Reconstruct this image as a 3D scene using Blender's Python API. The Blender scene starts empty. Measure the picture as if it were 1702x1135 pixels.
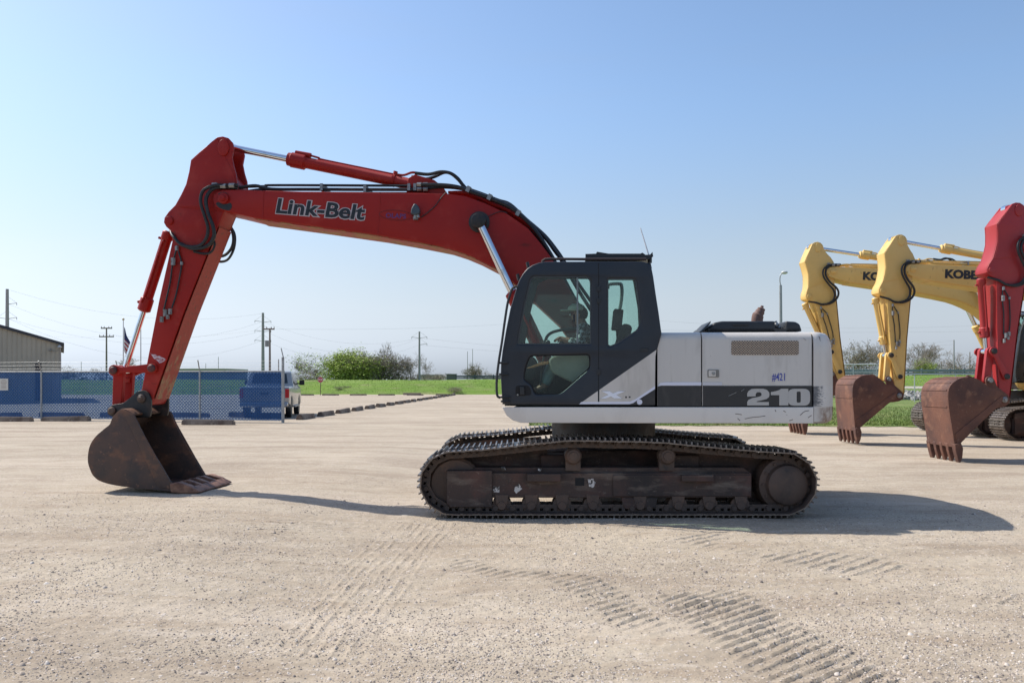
import bpy, bmesh, math, random
import numpy as np
from mathutils import Vector, Matrix, Euler, noise
random.seed(7)
S = bpy.context.scene
COL = S.collection
PI = math.pi
R = math.radians
# ---------------------------------------------------------------- measured camera
F, CX, HY, CH = 1374.0, 851.0, 634.0, 1.52      # focal (px of the 1702 px photo), centre, horizon row, eye height
def W(px, py, Y): return Vector(((px-CX)/F*Y, Y, CH-(py-HY)/F*Y))
def G(px, py):
    Y = CH*F/(py-HY); return Vector(((px-CX)/F*Y, Y, 0))
R0 = Vector((1.177, 10.66, 0))
SW = R(-4)
def L(px, py, c=0.0, sw=0.0):
    """pixel -> (x, z) in the machine's frame on the plane local y = c"""
    ex = Vector((math.cos(sw), math.sin(sw), 0)); ey = Vector((-math.sin(sw), math.cos(sw), 0))
    C = Vector((0, 0, CH)); d = Vector(((px-CX)/F, 1, -(py-HY)/F))
    t = (c + R0.dot(ey) - C.dot(ey))/d.dot(ey)
    p = C + d*t
    return ((p-R0).dot(ex), p.z)
def U(px, py, c=0.0): return L(px, py, c, SW)
def UP(pts, c): return [U(a, b, c) for a, b in pts]
def LP(pts, c): return [L(a, b, c, 0) for a, b in pts]

# ---------------------------------------------------------------- materials
class NT:
    def __init__(s, m):
        s.t = m.node_tree; s.t.nodes.clear()
    def n(s, typ, ins=None, **kw):
        nd = s.t.nodes.new(typ)
        for k, v in kw.items(): setattr(nd, k, v)
        for k, v in (ins or {}).items():
            if isinstance(v, bpy.types.NodeSocket): s.t.links.new(v, nd.inputs[k])
            else: nd.inputs[k].default_value = v
        return nd
    def link(s, a, b): s.t.links.new(a, b)
def rgba(c): return (c[0], c[1], c[2], 1.0)
def mapped(nt, scale=(1, 1, 1), rot=(0, 0, 0), world=False):
    if world: o = nt.n('ShaderNodeNewGeometry').outputs['Position']
    else: o = nt.n('ShaderNodeTexCoord').outputs['Object']
    return nt.n('ShaderNodeMapping', {'Vector': o, 'Scale': scale, 'Rotation': rot}).outputs[0]
def noise_fac(nt, vec, scale, lo, hi, detail=6, rough=.6):
    nz = nt.n('ShaderNodeTexNoise', {'Vector': vec, 'Scale': scale, 'Detail': detail, 'Roughness': rough})
    return nt.n('ShaderNodeMapRange', {'Value': nz.outputs[0], 'From Min': lo, 'From Max': hi}).outputs[0]
def mixc(nt, fac, a, b):
    m = nt.n('ShaderNodeMix', data_type='RGBA')
    for sock, v in ((m.inputs[0], fac), (m.inputs[6], a), (m.inputs[7], b)):
        if isinstance(v, bpy.types.NodeSocket): nt.link(v, sock)
        elif isinstance(v, (int, float)): sock.default_value = v
        else: sock.default_value = rgba(v)
    return m.outputs[2]
MATS = {}
def mat(name, col, rough=.5, metal=0.0, spec=.5, layers=(), bump=None, coat=0.0, world=False):
    """layers: (colour, scale, lo, hi, stretch, roughness or None)"""
    if name in MATS: return MATS[name]
    m = bpy.data.materials.new(name); m.use_nodes = True; nt = NT(m)
    out = nt.n('ShaderNodeOutputMaterial')
    b = nt.n('ShaderNodeBsdfPrincipled', {'Base Color': rgba(col), 'Roughness': rough, 'Metallic': metal, 'Specular IOR Level': spec, 'Coat Weight': coat})
    c = None; rg = None
    for ly in layers:
        col2, sc, lo, hi = ly[:4]
        st = ly[4] if len(ly) > 4 else (1, 1, 1)
        f = noise_fac(nt, mapped(nt, st, world=world), sc, lo, hi)
        c = mixc(nt, f, c if c is not None else col, col2)
        if len(ly) > 5 and ly[5] is not None:
            mr = nt.n('ShaderNodeMix', {0: f, 3: ly[5]}, data_type='FLOAT')
            if rg is None: mr.inputs[2].default_value = rough
            else: nt.link(rg, mr.inputs[2])
            rg = mr.outputs[0]
    if c is not None: nt.link(c, b.inputs['Base Color'])
    if rg is not None: nt.link(rg, b.inputs['Roughness'])
    if bump:
        nz = nt.n('ShaderNodeTexNoise', {'Vector': mapped(nt, world=world), 'Scale': bump[0], 'Detail': 5.0})
        bp = nt.n('ShaderNodeBump', {'Height': nz.outputs[0], 'Strength': bump[1], 'Distance': bump[2] if len(bump) > 2 else .01})
        nt.link(bp.outputs[0], b.inputs['Normal'])
    nt.link(b.outputs[0], out.inputs[0])
    MATS[name] = m
    return m
def glass(name, tint, gloss=.028, rough=.02):
    if name in MATS: return MATS[name]
    m = bpy.data.materials.new(name); m.use_nodes = True; nt = NT(m)
    out = nt.n('ShaderNodeOutputMaterial')
    tr = nt.n('ShaderNodeBsdfTransparent', {'Color': rgba(tint)})
    gl = nt.n('ShaderNodeBsdfGlossy', {'Color': (1, 1, 1, 1), 'Roughness': rough})
    df = nt.n('ShaderNodeBsdfDiffuse', {'Color': (.45, .48, .46, 1)})
    fz = noise_fac(nt, mapped(nt), 3.0, .35, .8)
    dm = nt.n('ShaderNodeMath', {0: fz, 1: .018}, operation='MULTIPLY')
    m0 = nt.n('ShaderNodeMixShader', {0: dm.outputs[0], 1: tr.outputs[0], 2: df.outputs[0]})
    mx = nt.n('ShaderNodeMixShader', {0: gloss, 1: m0.outputs[0], 2: gl.outputs[0]})
    nt.link(mx.outputs[0], out.inputs[0])
    MATS[name] = m
    return m

# ---------------------------------------------------------------- objects
def link(o, parent=None):
    COL.objects.link(o)
    if parent is not None: o.parent = parent
    return o
def tag(o, label=None, cat=None, group=None, kind=None):
    if label: o['label'] = label
    if cat: o['category'] = cat
    if group: o['group'] = group
    if kind: o['kind'] = kind
    return o
def thing(name, label, cat, loc=(0, 0, 0), rz=0.0, group=None):
    o = bpy.data.objects.new(name, None); link(o)
    o.empty_display_size = .2
    o.location = loc; o.rotation_euler = (0, 0, rz)
    return tag(o, label, cat, group)
def kids(o): return [c for c in bpy.data.objects if c.parent == o]
def copy_tree(o, parent=None):
    c = o.copy(); COL.objects.link(c)
    if parent is not None: c.parent = parent
    for ch in kids(o): copy_tree(ch, c)
    return c
def finish(me, m, angle=35):
    if m is not None and not me.materials: me.materials.append(m)
    for p in me.polygons: p.use_smooth = True
    try: me.set_sharp_from_angle(angle=R(angle))
    except Exception: pass
    return me
def obj(name, me, parent=None, loc=None, rot=None, bev=0.0, seg=2):
    o = bpy.data.objects.new(name, me); link(o, parent)
    if loc is not None: o.location = loc
    if rot is not None: o.rotation_euler = rot
    if bev:
        b = o.modifiers.new('bevel', 'BEVEL'); b.width = bev; b.segments = seg; b.limit_method = 'ANGLE'; b.angle_limit = R(40)
        b.harden_normals = False
    return o
def frame_of(d):
    d = Vector(d).normalized()
    a = Vector((0, 0, 1)) if abs(d.z) < .9 else Vector((0, 1, 0))
    u = d.cross(a).normalized(); v = d.cross(u).normalized()
    return u, v
class MB:
    def __init__(s): s.v = []; s.f = []
    def add(s, vs, fs):
        n = len(s.v); s.v += [tuple(v) for v in vs]; s.f += [tuple(n+i for i in f) for f in fs]; return s
    def box(s, c, d, rot=None):
        x, y, z = d[0]/2, d[1]/2, d[2]/2
        vs = [Vector(p) for p in ((-x, -y, -z), (x, -y, -z), (x, y, -z), (-x, y, -z), (-x, -y, z), (x, -y, z), (x, y, z), (-x, y, z))]
        if rot is not None:
            M = Euler(rot).to_matrix() if not isinstance(rot, Matrix) else rot
            vs = [M @ v for v in vs]
        return s.add([v+Vector(c) for v in vs], [(0, 3, 2, 1), (4, 5, 6, 7), (0, 1, 5, 4), (1, 2, 6, 5), (2, 3, 7, 6), (3, 0, 4, 7)])
    def b2(s, x0, x1, y0, y1, z0, z1): return s.box(((x0+x1)/2, (y0+y1)/2, (z0+z1)/2), (abs(x1-x0), abs(y1-y0), abs(z1-z0)))
    def cyl(s, p, q, r, r2=None, n=20, caps=True):
        p, q = Vector(p), Vector(q); r2 = r if r2 is None else r2
        u, v = frame_of(q-p)
        vs = [p+(u*math.cos(2*PI*i/n)+v*math.sin(2*PI*i/n))*r for i in range(n)]
        vs += [q+(u*math.cos(2*PI*i/n)+v*math.sin(2*PI*i/n))*r2 for i in range(n)]
        fs = [(i, i+n, (i+1) % n+n, (i+1) % n) for i in range(n)]
        if caps: fs += [tuple(range(n)), tuple(range(2*n-1, n-1, -1))]
        return s.add(vs, fs)
    def lathe(s, p, q, prof, n=24):
        """prof: (t along p->q in metres, radius)"""
        p, q = Vector(p), Vector(q); d = (q-p).normalized(); u, v = frame_of(d)
        vs = []; fs = []
        for t, r in prof:
            vs += [p+d*t+(u*math.cos(2*PI*i/n)+v*math.sin(2*PI*i/n))*r for i in range(n)]
        for k in range(len(prof)-1):
            fs += [(k*n+i, k*n+n+i, k*n+n+(i+1) % n, k*n+(i+1) % n) for i in range(n)]
        fs += [tuple(range(n)), tuple(range(len(prof)*n-1, (len(prof)-1)*n-1, -1))]
        return s.add(vs, fs)
    def tube(s, pts, r, n=8, smooth=True, sub=5):
        P = [Vector(p) for p in pts]
        if smooth and len(P) > 2:
            Q = []
            for i in range(len(P)-1):
                a = P[i-1] if i else P[i]*2-P[i+1]
                b, c = P[i], P[i+1]
                d = P[i+2] if i+2 < len(P) else P[i+1]*2-P[i]
                for k in range(sub):
                    t = k/sub
                    Q.append(.5*((2*b)+(c-a)*t+(2*a-5*b+4*c-d)*t*t+(3*b-a-3*c+d)*t**3))
            Q.append(P[-1]); P = Q
        vs = []; u = None
        for i, p in enumerate(P):
            d = (P[min(i+1, len(P)-1)]-P[max(i-1, 0)]).normalized()
            if u is None: u, _ = frame_of(d)
            u = (u-d*u.dot(d)).normalized(); v = d.cross(u)
            rr = r[min(i*len(r)//len(P), len(r)-1)] if isinstance(r, (list, tuple)) else r
            vs += [p+(u*math.cos(2*PI*k/n)+v*math.sin(2*PI*k/n))*rr for k in range(n)]
        fs = []
        for i in range(len(P)-1):
            fs += [(i*n+k, i*n+(k+1) % n, (i+1)*n+(k+1) % n, (i+1)*n+k) for k in range(n)]
        fs += [tuple(range(n-1, -1, -1)), tuple(range((len(P)-1)*n, len(P)*n))]
        return s.add(vs, fs)
    def prism(s, poly, y0, y1):
        """(x, z) polygon extruded along y"""
        n = len(poly)
        ar = sum(poly[i][0]*poly[(i+1) % n][1]-poly[(i+1) % n][0]*poly[i][1] for i in range(n))
        if ar < 0: poly = poly[::-1]
        vs = [(x, y0, z) for x, z in poly]+[(x, y1, z) for x, z in poly]
        return s.add(vs, [tuple(range(n)), tuple(range(2*n-1, n-1, -1))]+[(i, i+n, (i+1) % n+n, (i+1) % n) for i in range(n)])
    def prism_x(s, sec, x0, x1):
        """(y, z) section extruded along x"""
        n = len(sec)
        ar = sum(sec[i][0]*sec[(i+1) % n][1]-sec[(i+1) % n][0]*sec[i][1] for i in range(n))
        if ar < 0: sec = sec[::-1]
        vs = [(x0, y, z) for y, z in sec]+[(x1, y, z) for y, z in sec]
        return s.add(vs, [tuple(range(n-1, -1, -1)), tuple(range(n, 2*n))]+[(i, (i+1) % n, (i+1) % n+n, i+n) for i in range(n)])
    def sphere(s, c, r, n=12, m=8, sc=(1, 1, 1)):
        c = Vector(c); vs = [c+Vector((0, 0, r*sc[2]))]
        for j in range(1, m):
            a = PI*j/m
            vs += [c+Vector((r*math.sin(a)*math.cos(2*PI*i/n)*sc[0], r*math.sin(a)*math.sin(2*PI*i/n)*sc[1], r*math.cos(a)*sc[2])) for i in range(n)]
        vs.append(c-Vector((0, 0, r*sc[2])))
        fs = [(0, 1+i, 1+(i+1) % n) for i in range(n)]
        for j in range(m-2):
            fs += [(1+j*n+i, 1+(j+1)*n+i, 1+(j+1)*n+(i+1) % n, 1+j*n+(i+1) % n) for i in range(n)]
        e = len(vs)-1; b = 1+(m-2)*n
        fs += [(e, b+(i+1) % n, b+i) for i in range(n)]
        return s.add(vs, fs)
    def mesh(s, name='mesh', m=None, angle=35):
        me = bpy.data.meshes.new(name); me.from_pydata(s.v, [], s.f); me.validate(); me.update()
        return finish(me, m, angle)
    def build(s, name, m, parent=None, loc=None, rot=None, bev=0.0, angle=35, seg=2):
        return obj(name, s.mesh(name, m, angle), parent, loc, rot, bev, seg)
def rounded(poly, r, n=4):
    """round every corner of a polygon; r one value or a list"""
    out = []; N = len(poly)
    for i in range(N):
        rr = r[i] if isinstance(r, (list, tuple)) else r
        p = Vector(poly[i]); a = Vector(poly[i-1]); b = Vector(poly[(i+1) % N])
        if rr <= 0: out.append(tuple(p)); continue
        la, lb = (a-p).length, (b-p).length
        k = min(rr, la*.48, lb*.48)
        A = p+(a-p).normalized()*k; B = p+(b-p).normalized()*k
        for j in range(n+1):
            t = j/n; out.append(tuple((1-t)**2*A+2*t*(1-t)*p+t*t*B))
    return out
def plate_mesh(outer, holes, y0, y1, bev=0.0, name='plate', m=None, angle=35, res=2):
    """filled (x, z) outline with holes, from y0 to y1, edges rounded by bev (real bevelled solid)"""
    cu = bpy.data.curves.new('t', 'CURVE'); cu.dimensions = '2D'; cu.fill_mode = 'BOTH'
    for pl in [outer]+list(holes):
        sp = cu.splines.new('POLY'); sp.points.add(len(pl)-1)
        for i, (x, z) in enumerate(pl): sp.points[i].co = (x, z, 0, 1)
        sp.use_cyclic_u = True
    cu.extrude = max(abs(y1-y0)/2-bev, .0005); cu.bevel_depth = bev; cu.offset = -bev; cu.bevel_resolution = res
    o = bpy.data.objects.new('t', cu)
    me = bpy.data.meshes.new_from_object(o); bpy.data.objects.remove(o); bpy.data.curves.remove(cu)
    cm = (y0+y1)/2
    n = len(me.vertices); a = np.empty(n*3, 'f'); me.vertices.foreach_get('co', a); a = a.reshape(-1, 3)
    b = np.stack([a[:, 0], cm-a[:, 2], a[:, 1]], 1)
    me.vertices.foreach_set('co', b.ravel().copy()); me.update(); me.name = name
    me.materials.clear()
    bm = bmesh.new(); bm.from_mesh(me); bmesh.ops.remove_doubles(bm, verts=bm.verts, dist=.0002)
    bmesh.ops.recalc_face_normals(bm, faces=bm.faces); bm.to_mesh(me); bm.free()
    return finish(me, m, angle)
def plate(name, outer, holes, y0, y1, m, parent=None, bev=0.0, res=2, **k):
    return obj(name, plate_mesh(outer, holes, y0, y1, bev, name, m, res=res), parent, **k)
def text(name, body, m, parent, x, z, w, h, y, ang=0.0, bold=0.0, depth=.003, shear=0.0, flip=False):
    """lettering with lower-left corner at (x, z), fitted to w x h, standing on plane y and facing -y"""
    cu = bpy.data.curves.new('t', 'FONT'); cu.body = body; cu.extrude = .02; cu.offset = bold; cu.shear = shear; cu.resolution_u = 3
    o = bpy.data.objects.new('t', cu); me = bpy.data.meshes.new_from_object(o)
    bpy.data.objects.remove(o); bpy.data.curves.remove(cu)
    n = len(me.vertices); a = np.empty(n*3, 'f'); me.vertices.foreach_get('co', a); a = a.reshape(-1, 3)
    lo, hi = a.min(0), a.max(0)
    X = (a[:, 0]-lo[0])/(hi[0]-lo[0])*w; Z = (a[:, 1]-lo[1])/(hi[1]-lo[1])*h; D = -(a[:, 2]-lo[2])/(hi[2]-lo[2])*depth
    c, s = math.cos(ang), math.sin(ang)
    b = np.stack([x+X*c-Z*s, y+D, z+X*s+Z*c], 1)
    me.vertices.foreach_set('co', b.astype('f').ravel()); me.update(); me.materials.clear(); me.materials.append(m)
    return obj(name, me, parent)
def smooth01(t):
    t = max(0.0, min(1.0, t)); return t*t*(3-2*t)
# ---------------------------------------------------------------- palette
def C1(x): return (x, x, x)
RED = mat('red_paint', (.36, .016, .009), .45, spec=.25, layers=[((.29, .011, .009), 1.3, .35, .75), ((.42, .05, .035), 3, .56, .8, (1, 1, 1), .62), ((.10, .02, .014), 2.3, .66, .80, (1, 1, 2), .7), ((.20, .045, .03), 22, .66, .74, (1, 1, 1), .8)], coat=.04)
REDF = mat('faded_red_paint', (.37, .018, .018), .5, layers=[((.30, .018, .02), 1.3, .35, .75), ((.25, .06, .04), 22, .64, .72, (1, 1, 1), .8)], coat=.1)
REDBOUNCE = mat('bounce_lit_red_paint', (.34, .045, .03), .6, layers=[((.35, .19, .09), 5, .47, .56, (1, 1, .5), .85), ((.16, .06, .03), 17, .56, .66)])  # beige layer paints in ground light reflected onto the boom underside
def worn_low(name):
    m = bpy.data.materials.new(name); m.use_nodes = True; nt = NT(m); out = nt.n('ShaderNodeOutputMaterial')
    z = nt.n('ShaderNodeSeparateXYZ', {0: mapped(nt)}).outputs[2]
    g = nt.n('ShaderNodeMapRange', {'Value': z, 'From Min': 1.3, 'From Max': 3.2, 'To Min': .26, 'To Max': -.15}).outputs[0]
    nz = nt.n('ShaderNodeTexNoise', {'Vector': mapped(nt, (1, 1, .5)), 'Scale': 9.0, 'Detail': 8.0, 'Roughness': .65}).outputs[0]
    s = nt.n('ShaderNodeMath', {0: nz, 1: g}, operation='ADD').outputs[0]
    f = nt.n('ShaderNodeMapRange', {'Value': s, 'From Min': .66, 'From Max': .80}).outputs[0]
    c = mixc(nt, f, (.37, .05, .03), (.36, .20, .10)); c = mixc(nt, noise_fac(nt, mapped(nt), 20, .56, .68), c, (.14, .055, .03))
    b = nt.n('ShaderNodeBsdfPrincipled', {'Base Color': c, 'Roughness': .65}); nt.link(b.outputs[0], out.inputs[0]); return m
ARMW = worn_low('arm_wear')
PINM = mat('dark_red_pin', (.13, .022, .018), .5, layers=[((.03, .02, .018), 12, .45, .65)])
YEL = mat('yellow_paint', (.74, .49, .15), .45, layers=[((.66, .42, .12), 1.5, .35, .75), ((.34, .18, .05), 14, .64, .74, (1, 1, .5), .8)], coat=.1)
CABD = mat('slate_black_paint', (.012, .016, .024), .42, layers=[((.025, .029, .036), 2.2, .45, .8, (1, 1, .5), .6), ((.06, .055, .05), 30, .66, .8)], coat=.1)
BLK = mat('black_plastic', (.018, .020, .023), .45, layers=[((.04, .038, .036), 5, .5, .8, (1, 1, 1), .7)])
SEAM = mat('seam_rubber', (.010, .010, .011), .8)
WHT = mat('off_white_paint', (.63, .585, .53), .38, layers=[((.56, .52, .47), 1.2, .4, .75, (1, 1, .4)), ((.45, .41, .36), 4, .55, .8, (1, 1, .3), .6), ((.47, .43, .37), 11, .58, .80, (1, 1, .10)), ((.18, .12, .08), 34, .71, .76)], coat=.2, spec=.4)
WHTS = mat('off_white_skirt_paint', (.72, .67, .61), .45, layers=[((.58, .53, .48), 2.5, .5, .8, (1, 1, .4)), ((.12, .09, .07), 21, .70, .73, (.4, 1, 1.6))], coat=.1)
STRIPE = mat('white_stripe_film', (.70, .71, .80), .35)
BAND = mat('black_band_film', (.030, .028, .028), .35, layers=[((.06, .055, .05), 7, .55, .75, (1, 1, .4), .6), ((.25, .24, .23), 40, .73, .76, (.25, 1, 2.5))])
SILV = mat('grey_lettering_film', (.47, .45, .42), .5, layers=[((.25, .24, .22), 25, .66, .74)])
CHR = mat('chrome_rod', (.75, .77, .80), .12, metal=1.0, layers=[((.55, .50, .45), 9, .55, .8, (1, 1, 1), .3)])
STL = mat('grey_steel', (.30, .30, .29), .45, metal=.7, layers=[((.12, .09, .07), 20, .5, .7)])
HOSE = mat('hose_rubber', (.013, .014, .016), .5, layers=[((.05, .045, .04), 11, .55, .8)])
GREASE = mat('greasy_black_steel', (.016, .014, .013), .45, layers=[((.06, .038, .028), 9, .48, .7, (1, 1, 1), .7)], bump=(40, .3))
BKT = mat('worn_bucket_steel', (.085, .050, .037), .62, metal=.0, layers=[((.042, .034, .032), 2.2, .46, .64), ((.19, .085, .045), 3.0, .48, .66, (1, 1, 1.6)), ((.23, .12, .07), 14, .62, .75)], bump=(30, .35))
RUST = mat('rusty_bucket_steel', (.150, .062, .038), .75, layers=[((.080, .036, .027), 1.7, .42, .66), ((.25, .12, .07), 4, .55, .75), ((.27, .17, .12), 18, .62, .78)], bump=(30, .35))
TOOTH = mat('ground_worn_teeth', (.30, .15, .09), .6, layers=[((.12, .055, .035), 8, .42, .62)], bump=(40, .3))
TRK = mat('track_steel', (.10, .064, .047), .62, layers=[((.20, .11, .07), 6, .5, .72), ((.030, .026, .025), 3, .5, .7)], bump=(50, .3))
SHOE = mat('worn_track_shoe', (.24, .20, .17), .38, metal=.55, layers=[((.10, .075, .06), 6, .42, .62), ((.40, .34, .28), 15, .55, .75)], bump=(60, .25))
FRM = mat('undercarriage_paint', (.070, .046, .037), .8, layers=[((.125, .060, .045), 3, .46, .68), ((.036, .028, .025), 2, .45, .7), ((.20, .155, .12), 5, .54, .78, (.5, 1, 2)), ((.26, .21, .165), 26, .62, .8)], bump=(35, .35))
GLS = glass('tinted_glass', (.80, .89, .86))
INT = mat('cab_interior_plastic', (.05, .055, .055), .7)
SEATM = mat('seat_fabric', (.035, .037, .042), .9, bump=(120, .3))
BEIGE = mat('beige_console', (.30, .29, .24), .7, layers=[((.22, .22, .18), 4, .4, .7)])
WOOD = mat('tan_board', (.52, .25, .12), .7)
LGT = mat('light_paint_mark', (.62, .58, .54), .7, layers=[((.05, .04, .035), 26, .47, .53)])

def mesh_grille(name, col, hole, pitch):
    m = bpy.data.materials.new(name); m.use_nodes = True; nt = NT(m)
    out = nt.n('ShaderNodeOutputMaterial')
    v = mapped(nt, (1/pitch, 0, 1/pitch), (0, R(45), 0))
    vo = nt.n('ShaderNodeTexVoronoi', {'Vector': v, 'Scale': 1.0, 'Randomness': 0.0})
    f = nt.n('ShaderNodeMapRange', {'Value': vo.outputs['Distance'], 'From Min': .30, 'From Max': .36}).outputs[0]
    c = mixc(nt, f, hole, col)
    b = nt.n('ShaderNodeBsdfPrincipled', {'Base Color': c, 'Roughness': .6})
    bp = nt.n('ShaderNodeBump', {'Height': f, 'Strength': .6, 'Distance': .004}); nt.link(bp.outputs[0], b.inputs['Normal'])
    nt.link(b.outputs[0], out.inputs[0]); MATS[name] = m; return m
GRIL = mesh_grille('perforated_grille', (.42, .33, .25), (.015, .013, .012), .020)

# ---------------------------------------------------------------- crawler track shoe (shared by every track)
def make_shoe():
    m = MB()
    m.box((0, 0, -.010), (.186, .60, .014))
    m.box((.088, 0, -.016), (.03, .60, .010))
    for gx in (-.066, 0, .066): m.prism_x([(-.30, 0), (.30, 0), (.296, .03), (-.296, .03)], gx-.008, gx+.008)
    for bx in (-.033, .033):
        for by in (-.09, .09): m.cyl((bx, by, -.005), (bx, by, .012), .016, n=6)
    shoe = m.mesh('track_shoe', SHOE, 30)
    bm = bmesh.new(); bm.from_mesh(shoe)
    sq = lambda cx: [(cx-.017, -.058), (cx+.017, -.058), (cx+.017, -.026), (cx-.017, -.026)]
    for y in (-.11, .11):
        lk = plate_mesh(rounded([(-.105, -.085), (-.09, -.10), (.09, -.10), (.105, -.085), (.105, -.03), (.09, -.016), (-.09, -.016), (-.105, -.03)], .01, 2),
                        [sq(-.036), sq(.036)], y-.018, y+.018, .0)
        bm.from_mesh(lk); bpy.data.meshes.remove(lk)
    pn = MB().cyl((-.095, -.155, -.06), (-.095, .155, -.06), .028, n=12).mesh('t'); bm.from_mesh(pn); bpy.data.meshes.remove(pn)
    bm.to_mesh(shoe); bm.free()
    if not shoe.materials: shoe.materials.append(SHOE)
    shoe.materials.append(TRK)
    for p in shoe.polygons:
        if p.center.z < -.0165: p.material_index = 1
    return shoe
SHOE_ME = make_shoe()
def track_path():
    P = []
    for i in range(25):
        a = R(90+180*i/24); P.append((757+64*math.cos(a), 803-58.5*math.sin(a)))
    for x in range(790, 1290, 40): P.append((x, 861.5))
    for i in range(25):
        a = R(-90+180*i/24); P.append((1301+62*math.cos(a), 804-57.5*math.sin(a)))
    P += [(1274, 745), (1231, 741.5), (1189, 738), (1147, 734), (1105, 730), (1062, 728), (1020, 727.5), (980, 726.5), (942, 726.5), (891, 731.5), (849, 736.5), (807, 741)]
    P = [Vector(L(a, b, -1.5)) for a, b in P]
    c = sum(P, Vector((0, 0)))/len(P)
    out = []
    n = len(P)
    for i in range(n):
        t = (P[(i+1) % n]-P[i-1]).normalized(); nn = Vector((t.y, -t.x))
        if nn.dot(P[i]-c) < 0: nn = -nn
        out.append(P[i]-nn*.030)
    return out
def resample(P, count):
    n = len(P); seg = [(P[(i+1) % n]-P[i]).length for i in range(n)]; tot = sum(seg); res = []
    k = 0; acc = 0
    for j in range(count):
        s = tot*j/count
        while acc+seg[k] < s: acc += seg[k]; k += 1
        t = (s-acc)/seg[k]
        res.append((P[k].lerp(P[(k+1) % n], t), (P[(k+1) % n]-P[k]).normalized()))
    return res, tot
def build_track(root, side, first=None):
    """side -1 near, +1 far"""
    path, tot = resample(track_path(), 50)
    cen = Vector((0, .5))
    yc = side*1.2
    chain = None
    chain = thing('crawler_track', None, None); chain.parent = root
    for p, t in path:
        nn = Vector((t.y, -t.x))
        if nn.dot(p-Vector((p.x*.8, .45))) < 0: nn = -nn
        o = bpy.data.objects.new('track_shoe', SHOE_ME); link(o, chain)
        M = Matrix(((t.x, 0, nn.x), (0, 1, 0), (t.y, 0, nn.y)))
        if M.determinant() < 0: M = Matrix(((-t.x, 0, nn.x), (0, 1, 0), (-t.y, 0, nn.y)))
        o.matrix_local = Matrix.Translation((p.x, yc, p.y)) @ M.to_4x4()
    # frame: everything traced on the near side, mirrored for the far one
    s = side
    def yy(a): return s*a
    f = MB()
    def bx(x0, y0, x1, y1, a, b): 
        (X0, Z0), (X1, Z1) = L(x0, y0, -1.35), L(x1, y1, -1.35); f.b2(X0, X1, min(yy(a), yy(b)), max(yy(a), yy(b)), Z1, Z0)
    f.prism(LP([(800, 786), (1249, 786), (1249, 827), (800, 827)], -1.33), yy(1.04), yy(1.33))
    f.prism(LP([(790, 777), (1235, 777), (1249, 786), (780, 786)], -1.28), yy(1.06), yy(1.27))
    f.prism(LP([(742, 782), (818, 782), (818, 843), (748, 843), (742, 836)], -1.37), yy(1.03), yy(1.37))
    f.prism(LP([(1019, 789), (1249, 789), (1249, 825), (1019, 825)], -1.35), yy(1.30), yy(1.352))
    f.prism(LP([(1133, 789), (1186, 789), (1186, 800), (1133, 800)], -1.4), yy(1.35), yy(1.42))
    f.prism(LP([(876, 787), (932, 787), (932, 800), (876, 800)], -1.4), yy(1.33), yy(1.42))
    f.prism(LP([(1033, 827), (1093, 827), (1090, 844), (1040, 846), (1035, 838)], -1.34), yy(1.30), yy(1.34))
    fr = f.build('track_frame', FRM, root, bev=.008)
    g = MB()
    g.prism(LP([(1120, 750), (1250, 752), (1285, 754), (1285, 835), (1120, 830)], -1.05), yy(.97), yy(1.03))
    g.build('frame_guard', FRM, root); g = MB()
    g.prism(LP([(748, 760), (790, 752), (910, 745), (910, 800), (748, 830)], -1.05), yy(.97), yy(1.03))
    g.build('frame_guard', FRM, root)
    if side < 0:
        for q_ in ([(819, 808), (830, 808), (830, 818), (820, 818)], [(853, 813), (862, 803), (868, 812), (858, 820)], [(977, 796), (986, 795), (990, 802), (986, 811), (979, 808)]):
            plate('paint_mark', LP(q_, -1.33), [], -1.333, -1.329, LGT, fr)
        plate('square_hole_shade', LP([(956, 794), (971, 794), (971, 807), (956, 807)], -1.33), [], -1.3325, -1.329, SEAM, fr)  # flat dark plate paints the shade inside a square hole
        for q_ in ([(833, 777), (839, 777), (841, 781), (834, 781)], [(894, 778), (900, 779), (898, 782), (894, 781)]):
            plate('paint_mark', LP(q_, -1.3), [], -1.335, -1.2, LGT, fr)
    # idler, sprocket, rollers
    ic = L(757, 803, -1.2); sc = L(1301, 803, -1.2)
    r0 = L(757, 764, -1.2)[1]-ic[1]
    m = MB(); 
    m.lathe((ic[0], yy(1.04), ic[1]), (ic[0], yy(1.36), ic[1]), [(0, .06), (.06, .09), (.10, r0-.10), (.10, r0), (.13, r0+.03), (.19, r0+.03), (.22, r0), (.22, r0-.10), (.24, .10), (.32, .06)], 40)
    m.build('idler', TRK, root)
    m = MB(); n = 21; r1 = r0+.015
    poly = []
    for i in range(n*4):
        a = 2*PI*i/(n*4); rr = r1+(.03 if i % 4 in (1, 2) else -.015)
        poly.append((sc[0]+rr*math.cos(a), sc[1]+rr*math.sin(a)))
    m.prism(poly, yy(1.16), yy(1.22))
    m.lathe((sc[0], yy(1.0), sc[1]), (sc[0], yy(1.4), sc[1]), [(0, .30), (.16, .32), (.30, .30), (.32, .235), (.39, .22), (.405, .19), (.41, .05)], 48)
    for i in range(12):
        a = 2*PI*i/12; x, z = sc[0]+.262*math.cos(a), sc[1]+.262*math.sin(a); m.cyl((x, yy(1.27), z), (x, yy(1.335), z), .014, n=6)
    m.build('sprocket', TRK, root)
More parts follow.
